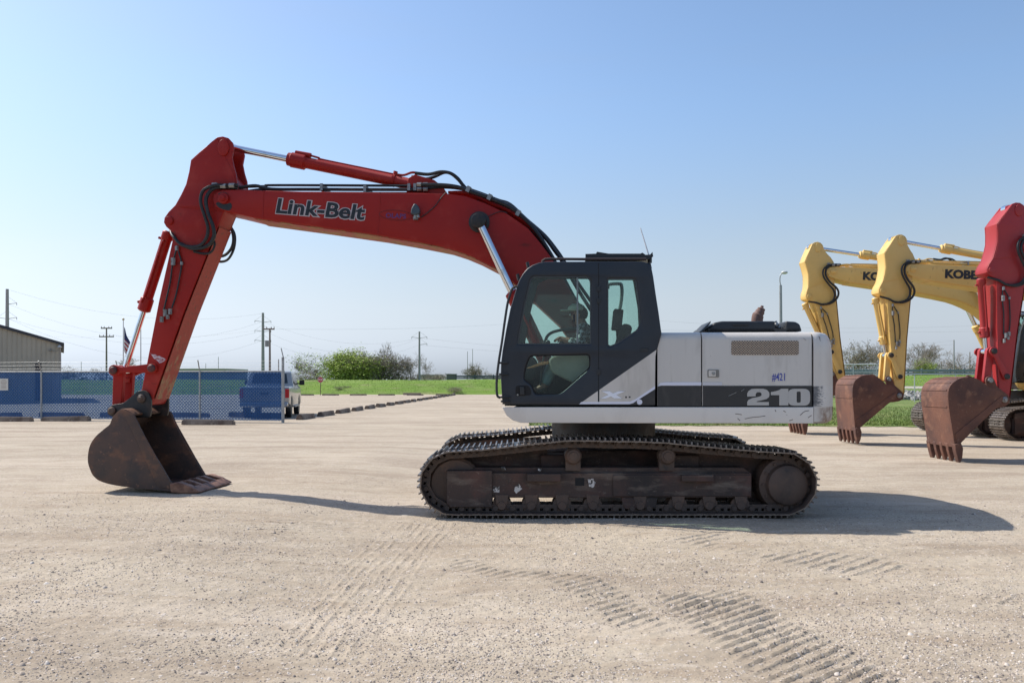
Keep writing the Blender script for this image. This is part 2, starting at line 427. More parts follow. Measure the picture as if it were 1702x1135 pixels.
    for px in (834, 883, 934, 985, 1063, 1126, 1177, 1230):
        x, z = L(px, 839, -1.3); m = MB()
        m.lathe((x, yy(1.04), z), (x, yy(1.36), z), [(0, .04), (.05, .05), (.05, .105), (.08, .105), (.085, .085), (.235, .085), (.24, .105), (.27, .105), (.275, .06), (.32, .045)], 20)
        m.prism([(x-.075, z+.12), (x+.075, z+.12), (x+.055, z), (x+.02, z-.035), (x-.02, z-.035), (x-.055, z)], yy(1.325), yy(1.345))
        m.build('roller', TRK, fr)
    for px in (952, 1107):
        x, z = L(px, 757, -1.25); zb = L(px, 778, -1.25)[1]; m = MB()
        m.lathe((x, yy(1.06), z), (x, yy(1.38), z), [(0, .07), (.1, .08), (.12, .095), (.26, .095), (.28, .075), (.30, .075), (.305, .05), (.32, .048)], 20)
        m.b2(x-.085, x+.085, min(yy(1.20), yy(1.30)), max(yy(1.20), yy(1.30)), zb-.02, z+.01)
        m.build('carrier_roller', TRK, fr)
    return chain, fr

def rot2(p, piv, a):
    c, s = math.cos(a), math.sin(a); x, z = p[0]-piv[0], p[1]-piv[1]
    return (piv[0]+x*c-z*s, piv[1]+x*s+z*c)
def circ(p, r, q, t, right):
    d = Vector(q)-Vector(p); D = d.length; a = (r*r-t*t+D*D)/(2*D); h = math.sqrt(max(r*r-a*a, 0)); e = d/D
    m = Vector(p)+e*a; n = Vector((-e.y, e.x))*h
    return tuple(m+n) if ((m+n).x > (m-n).x) == right else tuple(m-n)
def add_pin(m, p, y0, y1, r):
    m.lathe((p[0], y0, p[1]), (p[0], y1, p[1]), [(0, r*.7), (.012, r), (abs(y1-y0)-.012, r), (abs(y1-y0), r*.7)], 20)

def build_excavator(label, cat, group, origin, sw, paint, worn, body, bucketm, arm_a=0.0, bkt_a=None, word='Link-Belt', main=False, scale=1.0, body_detail=True):  # worn: flange and link paint, holding painted bounce light on the main boom
    root = thing('excavator', label, cat, origin, 0, group)
    root.scale = (scale,)*3
    def up(o): o.rotation_euler = (0, 0, sw); return o        # parts of the slewing upper
    # ============ undercarriage
    for side in (-1, 1): build_track(root, side)
    m = MB()
    (x0, zt), (x1, _) = L(905, 752, -1.0), L(1150, 752, -1.0)
    m.prism([(x0, zt), (x1, zt), (x1+.1, .45), (x0-.1, .45)], -.75, .75)
    for sx in (x0-.05, x1-.35):
        for s in (-1, 1): m.b2(sx, sx+.42, s*.7, s*1.1, .42, zt-.02)
    m.build('centre_frame', FRM, root, bev=.02)
    zs = U(1000, 705, -1.0)[1]
    MB().lathe((0, 0, zt-.02), (0, 0, zs+.02), [(0, .66), (.05, .66), (.05, .60), (.10, .60), (.10, .66), (zs-zt+.04, .66)], 48).build('turntable', GREASE, root)
    # ============ boom
    BT = U(372, 330, -.27)                                  # boom tip pin
    top = [(353.5, 333), (355, 324), (361, 318), (370, 316), (383, 315.5), (400, 315.5), (500, 318.5), (600, 320), (700, 321), (742, 322), (773, 326), (806.5, 338), (842, 355), (878, 380), (899, 405), (916, 428), (945, 478), (975, 535), (997, 585)]
    bot = [(985, 600), (965, 592), (930, 541), (885, 499), (860, 475), (826, 447), (795, 431), (770, 420.5), (745, 412.5), (720, 407), (700, 403.5), (632, 391.5), (530, 377), (423, 362.5), (380, 352), (368, 349.5), (358, 344)]
    boom = up(plate('boom', UP(top+bot, -.27), [], -.27, .27, paint, root, bev=.012))
    # underside plate: lower flange, ground light reflected from below painted in as beige
    lo = UP([(423, 362.5), (530, 377), (632, 391.5), (700, 403.5), (745, 412.5), (770, 420.5), (795, 431), (826, 447), (860, 475), (885, 499)], -.27)
    m = MB(); m.prism(lo+[(x, z-.012) for x, z in reversed(lo)], -.24, .24); m.build('lower_flange', worn, boom)
    for sx_ in ([(438, 317.5), (436.5, 364)], [(632, 320.8), (628, 390.5)]):
        (a0, a1), (b0, b1) = UP(sx_, -.27)
        MB().prism([(a0-.006, a1), (a0+.006, a1), (b0+.006, b1), (b0-.006, b1)], -.2735, -.268).build('weld_seam', paint, boom)
    if word:
        KW = mat('black_lettering', (.012, .014, .016), .4); WW = mat('pale_outline', (.55, .47, .46), .5)
        if word == 'Link-Belt':
            for dd, mm, yo, bo, ex in ((0, WW, -.2725, .068, .016), (0, KW, -.2755, .026, 0)):
                x, z = U(458.5, 354.8, -.27); x2, z2 = U(605.5, 366.5, -.27); hh = z-U(458.5, 329.8, -.27)[1]
                a = math.atan2(z2-z, x2-x); w = math.hypot(x2-x, z2-z)
                text('lettering', word, mm, boom, x-ex*.7, z-ex*.7, w+ex*1.4, -hh+ex*1.4, yo, a, bo, .002, 0.08)
        else:
            x, z = U(460, 355, -.27); x2, z2 = U(622, 360.5, -.27); hh = U(472, 328.5, -.27)[1]-z
            a = math.atan2(z2-z, x2-x); w = math.hypot(x2-x, z2-z)
            text('lettering', word, KW, boom, x, z, w, hh, -.2735, a, .055, .002, 0.0)
    if main:
        BLU = mat('faded_violet_lettering', (.13, .04, .17), .6); DR = mat('dark_red_line', (.16, .015, .018), .6)
        x, z = U(641, 362, -.27); x2, z2 = U(675, 364, -.27)
        text('sticker_lettering', 'OLAPS', BLU, boom, x, z, x2-x, .062, -.2735, math.atan2(z2-z, x2-x), .02, .001)
        cx, cz = U(658, 358, -.27); m = MB()
        m.tube([(cx+.215*math.cos(a)+.0, -.2725, cz+.063*math.sin(a)-.05*math.cos(a)*.35) for a in [2*PI*i/32 for i in range(33)]], .0035, 5, False)
        m.build('sticker_ring', DR, boom)
        m = MB(); x, z = U(691, 351, -.3)
        m.prism(rounded([(x-.055, z-.045), (x-.045, z+.02), (x-.01, z+.085), (x+.03, z+.07), (x+.065, z+.0), (x+.055, z-.05), (x, z-.06)], .02), -.37, -.29)
        lamp = m.build('work_light', mat('slate_blue_lamp', (.05, .07, .085), .5), boom, bev=.012)
        MB().cyl((x, -.32, z-.05), (x, -.32, z-.10), .022).cyl((x+.03, -.33, z-.06), (x+.045, -.33, z-.09), .02).box((x, -.295, z-.09), (.06, .05, .04)).build('lamp_bracket', STL, boom)
        m = MB(); m.tube([(a, -.285, b) for a, b in UP([(700, 362), (712, 353), (724, 342), (734, 328), (742, 319)], -.28)], .006, 6)
        m.build('lamp_cable', HOSE, boom)
        m = MB(); m.tube([(a, -.285, b) for a, b in UP([(806, 363), (818, 357), (832, 352), (843, 354)], -.28)], .005, 6); m.build('grease_line', HOSE, boom)
    # weld seams and pin boss at the boom tip
    m = MB(); add_pin(m, BT, -.31, .31, .07); add_pin(m, BT, -.335, .335, .038); m.build('boom_tip_pin', paint, boom)
    m = MB(); bp = U(795.5, 367.5, -.35); add_pin(m, bp, -.42, .42, .085); add_pin(m, bp, -.30, .30, .135); m.build('boom_cylinder_pin', GREASE, boom)
    if main:
        gp_ = UP([(358, 338), (363, 345), (372, 349), (382, 350.5), (386, 344), (384, 337), (378, 339), (370, 340), (364, 336)], -.27)
        plate('grease_smear', rounded(gp_, .02), [], -.273, -.269, GREASE, boom)
        gp_ = UP([(362, 322), (370, 319), (378, 322), (374, 326), (366, 326)], -.27); plate('grease_smear', rounded(gp_, .01), [], -.273, -.269, GREASE, boom)
    # arm-cylinder bracket on the boom
    m = MB(); br = UP([(676, 322), (679, 297), (690, 291), (722, 300), (737, 312), (745, 324)], -.1)
    for s in (-1, 1): m.prism(br, s*.10, s*.13)
    m.build('cylinder_bracket', paint, boom, bev=.006)
    # boom cylinders
    c0 = Vector(U(795.5, 367.5, -.38)); c1 = Vector(U(930, 650, -.38)); d = (c1-c0).normalized(); Lc = (c1-c0).length
    for s in (-1, 1):
        y = s*.37
        tub = MB().lathe((c0.x+d.x*.98, y, c0.y+d.y*.98), (c1.x, y, c1.y), [(0, .07), (.02, .10), (.16, .10), (.17, .088), (Lc-1.0, .088), (Lc-.98, .06)], 28).build('boom_cylinder', paint, root); up(tub)
        rod = MB().cyl((c0.x, y, c0.y), (c0.x+d.x*1.0, y, c0.y+d.y*1.0), .052, n=28)
        MB().lathe((c0.x, y-.065, c0.y), (c0.x, y+.065, c0.y), [(0, .07), (.01, .095), (.12, .095), (.13, .07)], 28).build('rod_eye', GREASE, tub)
        rod.build('rod', CHR, tub)
        MB().tube([(c0.x+d.x*1.05+.0, y-.11, c0.y+d.y*1.05), (c0.x+d.x*1.12, y-.135, c0.y+d.y*1.12), (c0.x+d.x*1.5, y-.13, c0.y+d.y*1.5), (c0.x+d.x*2.0, y-.12, c0.y+d.y*2.0)], .016, 8).build('feed_pipe', paint, tub)
    # ============ arm
    ra = lambda p: rot2(p, BT, arm_a)
    A = lambda pts, c: [ra(p) for p in UP(pts, c)]
    near = [(361, 228), (370, 226.8), (379, 229.5), (386, 237), (388, 246), (385, 262), (388, 277), (392, 290), (393.5, 305), (391, 330), (384, 345), (372, 353), (361, 379), (305, 520), (254, 664), (250, 672), (240, 674), (232, 668), (230, 658), (236, 645), (264, 500), (288, 393), (286, 386), (276, 377), (272, 370), (273, 362), (280, 352), (291, 341), (301, 323), (309, 306), (314, 285), (317, 266), (330, 254)]
    armp = [ra(p) for p in UP(near, -.2)]
    core = [(361, 230), (365, 250), (369, 268), (378, 284), (388, 296)]+near[8:]
    arm = up(plate('arm', A(core, -.2), [], -.185, .185, paint, root, bev=.006))
    for s in (-1, 1): plate('arm_side', armp, [], s*.155, s*.2, paint, arm, bev=.010)
    # doubled side plates at the top, and a rubbed rear flange
    for s in (-1, 1):
        pl = A([(352, 236), (361, 229), (372, 256), (382, 276), (389, 290), (391, 300), (389, 345), (372, 352), (350, 350), (300, 345), (293, 343), (303, 324), (311, 306), (316, 285), (319, 267)], -.2)
        plate('side_plate', rounded(pl, .02), [], s*.198, s*.207, paint, arm, bev=.003)
        plate('boss', [(ra(U(372, 246, -.2))[0]+.10*math.cos(a)*.75, ra(U(372, 246, -.2))[1]+.10*math.sin(a)*1.1) for a in [2*PI*i/28 for i in range(28)]], [], s*.2, s*.222, paint, arm, bev=.006)
        e = ra(U(281.5, 367, -.2)); plate('boss', [(e[0]+.055*math.cos(a), e[1]+.055*math.sin(a)) for a in [2*PI*i/24 for i in range(24)]], [], s*.2, s*.222, paint, arm, bev=.005)
    fl = A([(363, 378), (335, 449), (307, 520), (256, 664)], -.2)
    m = MB(); m.add([(x+dx*.01, y, z+.004) for (x, z) in fl for dx, y in ((1, -.19), (1, .19))], [(0, 1, 3, 2), (2, 3, 5, 4), (4, 5, 7, 6)])
    m.f = [f[::-1] for f in m.f]
    n0 = len(m.v); m.add([(x-.004, y, z) for x, y, z in m.v], [(a+0, b+0, c+0, d0+0) for a, b, c, d0 in ((2, 3, 1, 0), (4, 5, 3, 2), (6, 7, 5, 4))])
    m.build('rear_flange', ARMW if main else worn, arm)
    if main:
        sm = UP([(250, 587), (262, 590), (276, 597), (273, 600), (266, 604), (262, 600), (256, 596)], -.2)
        plate('scraped_patch', sm, [], -.2025, -.199, mat('scraped_primer', (.62, .50, .52), .7, layers=[((.34, .03, .03), 30, .5, .58, (.5, 1, 1.5))]), arm)
    # arm cylinder on top of the boom
    e1 = Vector(ra(U(373, 243, 0))); e2 = Vector(U(712, 312.5, 0)); d = (e2-e1).normalized(); full = (e2-e1).length
    tl = (Vector(U(712, 312.5, 0))-Vector(U(478, 264, 0))).length; s0 = full-tl
    t = up(MB().lathe((e1.x+d.x*s0, 0, e1.y+d.y*s0), (e2.x, 0, e2.y), [(0, .05), (.01, .085), (.05, .088), (.06, .098), (.24, .098), (.26, .074), (tl-.10, .074), (tl-.08, .085), (tl, .085)], 28).build('arm_cylinder', paint, root))
    rd = MB().cyl((e1.x, 0, e1.y), (e1.x+d.x*(s0+.02), 0, e1.y+d.y*(s0+.02)), .044, n=28); rd.lathe((e1.x, -.07, e1.y), (e1.x, .07, e1.y), [(0, .08), (.14, .08)], 24)
    rd.build('rod', CHR, t)
    nrm = Vector((-d.y, d.x)); nrm = nrm if nrm.y > 0 else -nrm
    def al(s, h): q = e1+d*s+nrm*h; return (q.x, 0, q.y)
    m = MB(); m.cyl(al(s0+.09, .10), al(s0+.30, .105), .033, n=14); m.tube([al(s0+.30, .105), al(s0+.42, .095), al(s0+.5, .082), al(s0+tl-.5, .082)], .014, 8)
    m.cyl(al(s0+tl-.47, .05), al(s0+tl-.47, .125), .03, n=10)
    m.tube([al(s0+tl-.45, .085), al(s0+tl-.35, .10), al(s0+tl-.25, .155), al(s0+tl-.12, .16)], .016, 8)
    m.build('cylinder_pipe', paint, t)
    MB().lathe(al(s0+tl-.49, 0), al(s0+tl-.45, 0), [(0, .082), (.035, .082)], 24).build('clamp_ring', paint, t)
    # ============ bucket, linkage and bucket cylinder
    P1 = ra(U(236, 662, -.25)); JA = ra(U(253, 612, -.25))
    P1m, P2m, Jm, JAm = U(236, 662, -.25), U(187, 682.5, -.25), U(190, 615.5, -.25), U(253, 612, -.25)
    if bkt_a is None: bkt_a = 0.0
    rb = lambda p: (rot2(p, P1m, bkt_a)[0]+P1[0]-P1m[0], rot2(p, P1m, bkt_a)[1]+P1[1]-P1m[1])
    P2 = rb(P2m)
    if main: J = Jm
    else: J = circ(JA, math.dist(JAm, Jm), P2, math.dist(P2m, Jm), False)
    bt = MB(); cB = Vector(ra(U(281, 385, 0))); dd = Vector(J)-cB; full = dd.length; dd.normalize()
    tl = (Vector(U(238, 518, 0))-Vector(U(281, 385, 0))).length
    tl = min(tl, full-.25)
    t = up(MB().lathe((cB.x, 0, cB.y), (cB.x+dd.x*tl, 0, cB.y+dd.y*tl), [(0, .06), (.02, .078), (.10, .078), (.12, .066), (tl-.20, .066), (tl-.18, .085), (tl-.02, .085), (tl, .05)], 28).build('bucket_cylinder', paint, root))
    rd = MB().cyl((cB.x+dd.x*(tl-.02), 0, cB.y+dd.y*(tl-.02)), (J[0], 0, J[1]), .038, n=24); rd.lathe((J[0], -.06, J[1]), (J[0], .06, J[1]), [(0, .06), (.12, .06)], 20)
    rd.build('rod', CHR, t)
    nn = Vector((-dd.y, dd.x)); nn = nn if nn.x < 0 else -nn
    def bl(s, h, y=0): q = cB+dd*s+nn*h; return (q.x, y, q.y)
    m = MB(); m.tube([bl(.16, -.02, -.075), bl(.2, .0, -.085), bl(tl-.3, 0, -.085), bl(tl-.12, .02, -.095)], .013, 8)
    m.cyl(bl(.12, .04), bl(.12, .11), .018, n=10); m.cyl(bl(tl-.14, .06), bl(tl-.10, .115), .02, n=10); m.build('cylinder_pipe', paint, t)
    for s in (-1, 1):
        m = MB()
        pj, pa = Vector(J), Vector(JA); ax = (pa-pj).normalized(); q = Vector((-ax.y, ax.x))
        pol = []
        for k in range(9): a = math.atan2(ax.y, ax.x)+PI/2+PI*k/8; pol.append((pj.x+.075*math.cos(a), pj.y+.075*math.sin(a)))
        lo_ = pj.lerp(pa, .22)-q*.035; pol.append((lo_.x, lo_.y)); 
        for k in range(9): a = math.atan2(ax.y, ax.x)-PI/2+PI*k/8; pol.append((pa.x+.062*math.cos(a), pa.y+.062*math.sin(a)))
        hi_ = pj.lerp(pa, .22)+q*.035; pol.append((hi_.x, hi_.y))
        lk = plate('guide_link', pol, [], s*.225, s*.262, paint if main else worn, root, bev=.004); up(lk)
        m = MB(); add_pin(m, J, s*.258, s*.30, .052); add_pin(m, JA, s*.258, s*.295, .052); m.build('pin', PINM if main else GREASE, lk)
    tie = MB(); pj, p2 = Vector(J), Vector(P2); ax = (p2-pj).normalized(); q = Vector((-ax.y, ax.x)); Lt = (p2-pj).length
    for s in (-1, 1):
        pol = []
        for k in range(9): a = math.atan2(ax.y, ax.x)+PI/2+PI*k/8; pol.append((pj.x+.07*math.cos(a), pj.y+.07*math.sin(a)))
        for k in range(9): a = math.atan2(ax.y, ax.x)-PI/2+PI*k/8; pol.append((p2.x+.06*math.cos(a), p2.y+.06*math.sin(a)))
        tie.prism(pol, s*.08, s*.16)
    tie.b2(pj.x-.04, pj.x+.04, -.08, .08, pj.y-.1, pj.y-.16) if main else None
    up(tie.build('tie_link', paint if main else worn, root, bev=.008))
    # bucket: two side plates, a rolled shell, lip, five teeth, ears
    hw = .46
    side = [(204, 679), (214, 683), (222.5, 688), (232, 710), (248, 742), (266, 771), (286, 805), (290, 817), (253, 813.5), (201, 808), (170, 801), (156, 792), (149, 779), (145.5, 764), (148.5, 742), (158, 726), (173, 712.5), (182, 705), (188, 692)]
    sb = [rb(p) for p in UP(side, -.49)]
    shell_px = [(222, 688), (204, 679), (188, 692), (182, 705), (173, 712.5), (158, 726), (148.5, 742), (145.5, 764), (149, 779), (156, 792), (170, 801), (201, 808), (253, 813.5), (292, 817.5)]
    sh = [Vector(rb(p)) for p in UP(shell_px, -.49)]
    # smooth the rolled back
    Q = []
    for i in range(len(sh)-1):
        a = sh[max(i-1, 0)]; b_, c_ = sh[i], sh[i+1]; d_ = sh[min(i+2, len(sh)-1)]
        for k in range(4):
            tt = k/4; Q.append(.5*((2*b_)+(c_-a)*tt+(2*a-5*b_+4*c_-d_)*tt*tt+(3*b_-a-3*c_+d_)*tt**3))
    Q.append(sh[-1])
    cen = sum(sh, Vector((0, 0)))/len(sh)
    inner = []
    for i, p in enumerate(Q):
        t_ = (Q[min(i+1, len(Q)-1)]-Q[max(i-1, 0)]).normalized(); n_ = Vector((-t_.y, t_.x)); n_ = n_ if n_.dot(cen-p) > 0 else -n_
        inner.append(p+n_*.022)
    m = MB()
    for i in range(len(Q)-1):
        m.prism([tuple(Q[i]), tuple(Q[i+1]), tuple(inner[i+1]), tuple(inner[i])], -hw, hw)
    # wear strips across the back
    for i in range(14, len(Q)-4, 5):
        p = Q[i]; t_ = (Q[i+1]-Q[i-1]).normalized(); n_ = Vector((-t_.y, t_.x)); n_ = -n_ if n_.dot(cen-p) > 0 else n_
        m.prism([tuple(p-t_*.012), tuple(p+t_*.012), tuple(p+t_*.012+n_*.010), tuple(p-t_*.012+n_*.010)], -hw*.93, hw*.93)
    bucket = up(m.build('bucket', bucketm, root, angle=50))
    for s in (-1, 1):
        plate('side_plate', [tuple(q_) for q_ in Q]+[rb(p) for p in UP([(290, 816), (286, 805), (266, 771), (248, 742), (232, 710)], -.49)], [], s*(hw+.002), s*(hw+.028), bucketm, bucket, bev=.003)
        rein = [rb(p) for p in UP([(204, 681), (222, 689), (232, 711), (266, 772), (285, 804), (286, 812), (262, 810), (244, 772), (228, 735), (214, 706)], -.51)]
        plate('edge_plate', rein, [], s*(hw+.026), s*(hw+.042), bucketm, bucket, bev=.004)
        ear = [rb(p) for p in UP([(187, 672.5), (205, 670), (222, 656), (229, 650), (238, 648), (247, 653), (251, 663), (251, 682), (249, 694), (226, 694), (205, 690), (188, 693), (179, 689), (178, 679)], -.25)]
        e = plate('ear', rounded(ear, .03), [], s*.215, s*.255, GREASE if main else bucketm, bucket, bev=.006)
        m = MB(); add_pin(m, P1, s*.25, s*.29, .055); add_pin(m, P2, s*.25, s*.29, .05); add_pin(m, P1, s*.255, s*.305, .03); m.build('pin', STL if not main else TRK, bucket)
    for k in range(5):
        yk = (-hw+.02)+(2*hw-.04)*(k/4)
        poly = [rb(p) for p in UP([(283, 803), (298, 801), (318, 808), (330, 817), (326, 819), (300, 819.5), (285, 818)], -.49)]
        m = MB(); m.prism(poly, yk-.045 if k else yk-.075, yk+.045 if k < 4 else yk+.075)
        o = m.build('tooth', TOOTH if main else bucketm, bucket, bev=.012)
    if main:   # welded edge that closes the tooth row
        poly = [rb(p) for p in UP([(308, 811), (318, 809), (331, 815), (333, 818), (322, 820), (308, 819.5)], -.49)]
        MB().prism(poly, -hw-.05, hw+.05).build('cutting_edge', TOOTH, bucket, bev=.008)
    hk_ = .35 if main else 1.0
    hk = [rb(p) for p in UP([(168, 714), (175, 707), (176, 711), (172, 722)], -.1)]
    a_ = Vector(rb(U(160, 725, -.49))); b_ = Vector(rb(U(181, 706.5, -.49))); t_ = (b_-a_); n_ = Vector((-t_.y, t_.x)).normalized(); n_ = -n_ if n_.dot(cen-a_) > 0 else n_
    m = MB(); m.tube([(a_.x, 0, a_.y), (a_.x+n_.x*.09*hk_, 0, a_.y+n_.y*.09*hk_), ((a_.x+b_.x)/2+n_.x*.12*hk_, 0, (a_.y+b_.y)/2+n_.y*.12*hk_), (b_.x+n_.x*.09*hk_, 0, b_.y+n_.y*.09*hk_), (b_.x, 0, b_.y)], .02, 8)
    m.build('lifting_eye', bucketm, bucket)
    # ============ hoses and pipes
    up(hoses(root, boom, main, ra, BT, paint))
    upper_body(root, sw, up, body, paint, main)
    return root
def tubeU(m, pts, c, r, n=8, f=None):
    q = UP(pts, c) if not callable(c) else None
    if f: q = [f(p) for p in q]
    return m.tube([(a, c, b) for a, b in q], r, n)
def hoses(root, boom, main, ra, BT, paint):
    # steel pipes along the boom top
    m = MB()
    for k, y in enumerate((-.17, -.10, .06, .13)):
        up_ = [(398, 311), (405, 309), (440, 307.5), (460, 306), (700, 307)] if k % 2 else [(398, 312), (425, 309), (450, 314.5), (520, 315), (700, 315.5)]
        m.tube([(a, y, b) for a, b in UP(up_, -.17)], .017 if k % 2 else .022, 8)
    m.build('pressure_pipe', HOSE if main else paint, boom)
    m = MB()
    for px, pz in ((535, 311), (607, 314), (680, 311), (690, 311)):
        x, z = U(px, pz, -.17); MB().b2(x-.018, x+.018, -.20, .16, z-.05, z+.04).build('pipe_clamp', STL, boom)
    for px in (697, 707):
        for pz in (307, 315):
            x, z = U(px, pz, -.19); MB().cyl((x-.03, -.19, z), (x+.03, -.19, z), .028, n=6).build('pipe_fitting', STL, boom)
    m = MB()
    tubeU(m, [(690, 288), (712, 290), (732, 286), (748, 288), (760, 296), (768, 306), (774, 313)], -.1, .022)
    tubeU(m, [(684, 294), (705, 298), (722, 294), (738, 287), (750, 289), (762, 299), (770, 309), (776, 314)], .05, .022)
    tubeU(m, [(700, 307), (740, 308), (765, 312), (780, 318), (815, 330), (850, 346), (880, 372), (903, 402), (925, 440), (950, 487), (972, 525)], -.2, .024)
    tubeU(m, [(700, 315), (735, 311), (768, 314), (790, 322), (820, 334), (853, 352), (878, 375), (900, 402), (920, 436), (945, 485), (968, 528)], -.12, .024)
    tubeU(m, [(776, 314), (800, 324), (830, 337), (848, 342), (870, 362), (903, 392), (922, 417), (934, 434), (960, 480), (985, 520)], .02, .024)
    tubeU(m, [(774, 313), (800, 322), (828, 333), (848, 340), (874, 364), (905, 391), (926, 417), (940, 438), (966, 478), (990, 512)], .10, .022)
    m.build('boom_hose', HOSE, boom)
    m = MB()
    for k, y in enumerate((-.14, -.04, .06, .15)):
        m.tube([(a, y, b) for a, b in UP([(745, 320), (775, 321), (812, 336), (850, 353), (882, 378), (908, 410), (920, 429)], -.14)], .02, 8)
    m.build('boom_pipe', paint, boom)
    m = MB()
    for px, pz in ((780, 318), (815, 331), (862, 357)):
        x, z = U(px, pz, -.1); MB().box((x, -.02, z), (.05, .42, .075), (0, R(28), 0)).build('hose_clamp', STL, boom)
    # loops round the arm pin
    rot = lambda p, w: (p[0]*(1-w)+ra(p)[0]*w, p[1]*(1-w)+ra(p)[1]*w)
    def loop(m, pts, c, r, ys=None):
        q = UP(pts, c); n = len(q); out = []
        for i, p in enumerate(q):
            a, b = rot(p, min(1, i/(n*.5))); out.append((a, ys[i] if ys else c, b))
        m.tube(out, r, 8)
    h = MB()
    loop(h, [(396, 308), (375, 309), (357, 311), (342, 320), (338, 338), (344, 362), (348, 380), (344, 398), (330, 410), (304, 408), (288, 393), (275, 380)], -.24, .022, [-.24, -.27, -.30, -.32, -.32, -.30, -.28, -.27, -.26, -.25, -.23, -.1])
    loop(h, [(394, 312), (372, 312), (356, 317), (347, 333), (350, 356), (358, 378), (358, 396), (345, 410), (322, 414), (300, 405)], -.23, .024, [-.22, -.26, -.29, -.31, -.31, -.30, -.28, -.26, -.25, -.23])
    if main:
        h.tube([(a, .24, b) for a, b in UP([(376, 360), (384, 378), (388, 396), (385, 412), (374, 424), (358, 427)], .24)], .021, 8)
        h.tube([(a, .27, b) for a, b in UP([(380, 372), (390, 390), (389, 412), (380, 430), (368, 435), (354, 432)], .27)], .018, 8)
        loop(h, [(352, 395), (357, 405), (352, 418), (340, 422), (322, 418)], -.23, .015)
    hh = h.build('arm_hose', HOSE, root)
    fit = MB()
    for px, py in ((358, 308), (372, 310), (386, 309)):
        x, z = U(px, py, -.26); MB().cyl((x-.035, -.27, z), (x+.035, -.27, z), .032, n=6).build('hose_fitting', STL, hh)
    # small valves and lines on the arm side
    g = MB()
    A = lambda pts, c: [ra(p) for p in UP(pts, c)]
    for pts in ([(296, 408), (292, 420), (287, 440), (283, 470), (275, 505), (272, 516)], [(297, 418), (302, 438), (299, 460), (293, 490), (286, 512)]):
        g.tube([(a, -.225, b) for a, b in A(pts, -.22)], .011, 8)
    g.build('arm_line', HOSE, hh)
    g = MB()
    for px, py, s in ((294, 413, 1), (288, 435, 1.6), (275, 520, 1.5), (269, 531, 1.2), (283, 518, 1.2), (279, 527, .9), (302, 438, .7)):
        x, z = ra(U(px, py, -.23)); MB().cyl((x, -.235, z-.03*s), (x, -.235, z+.03*s), .024*s**.5, n=6).build('line_valve', STL, hh)
    return hh

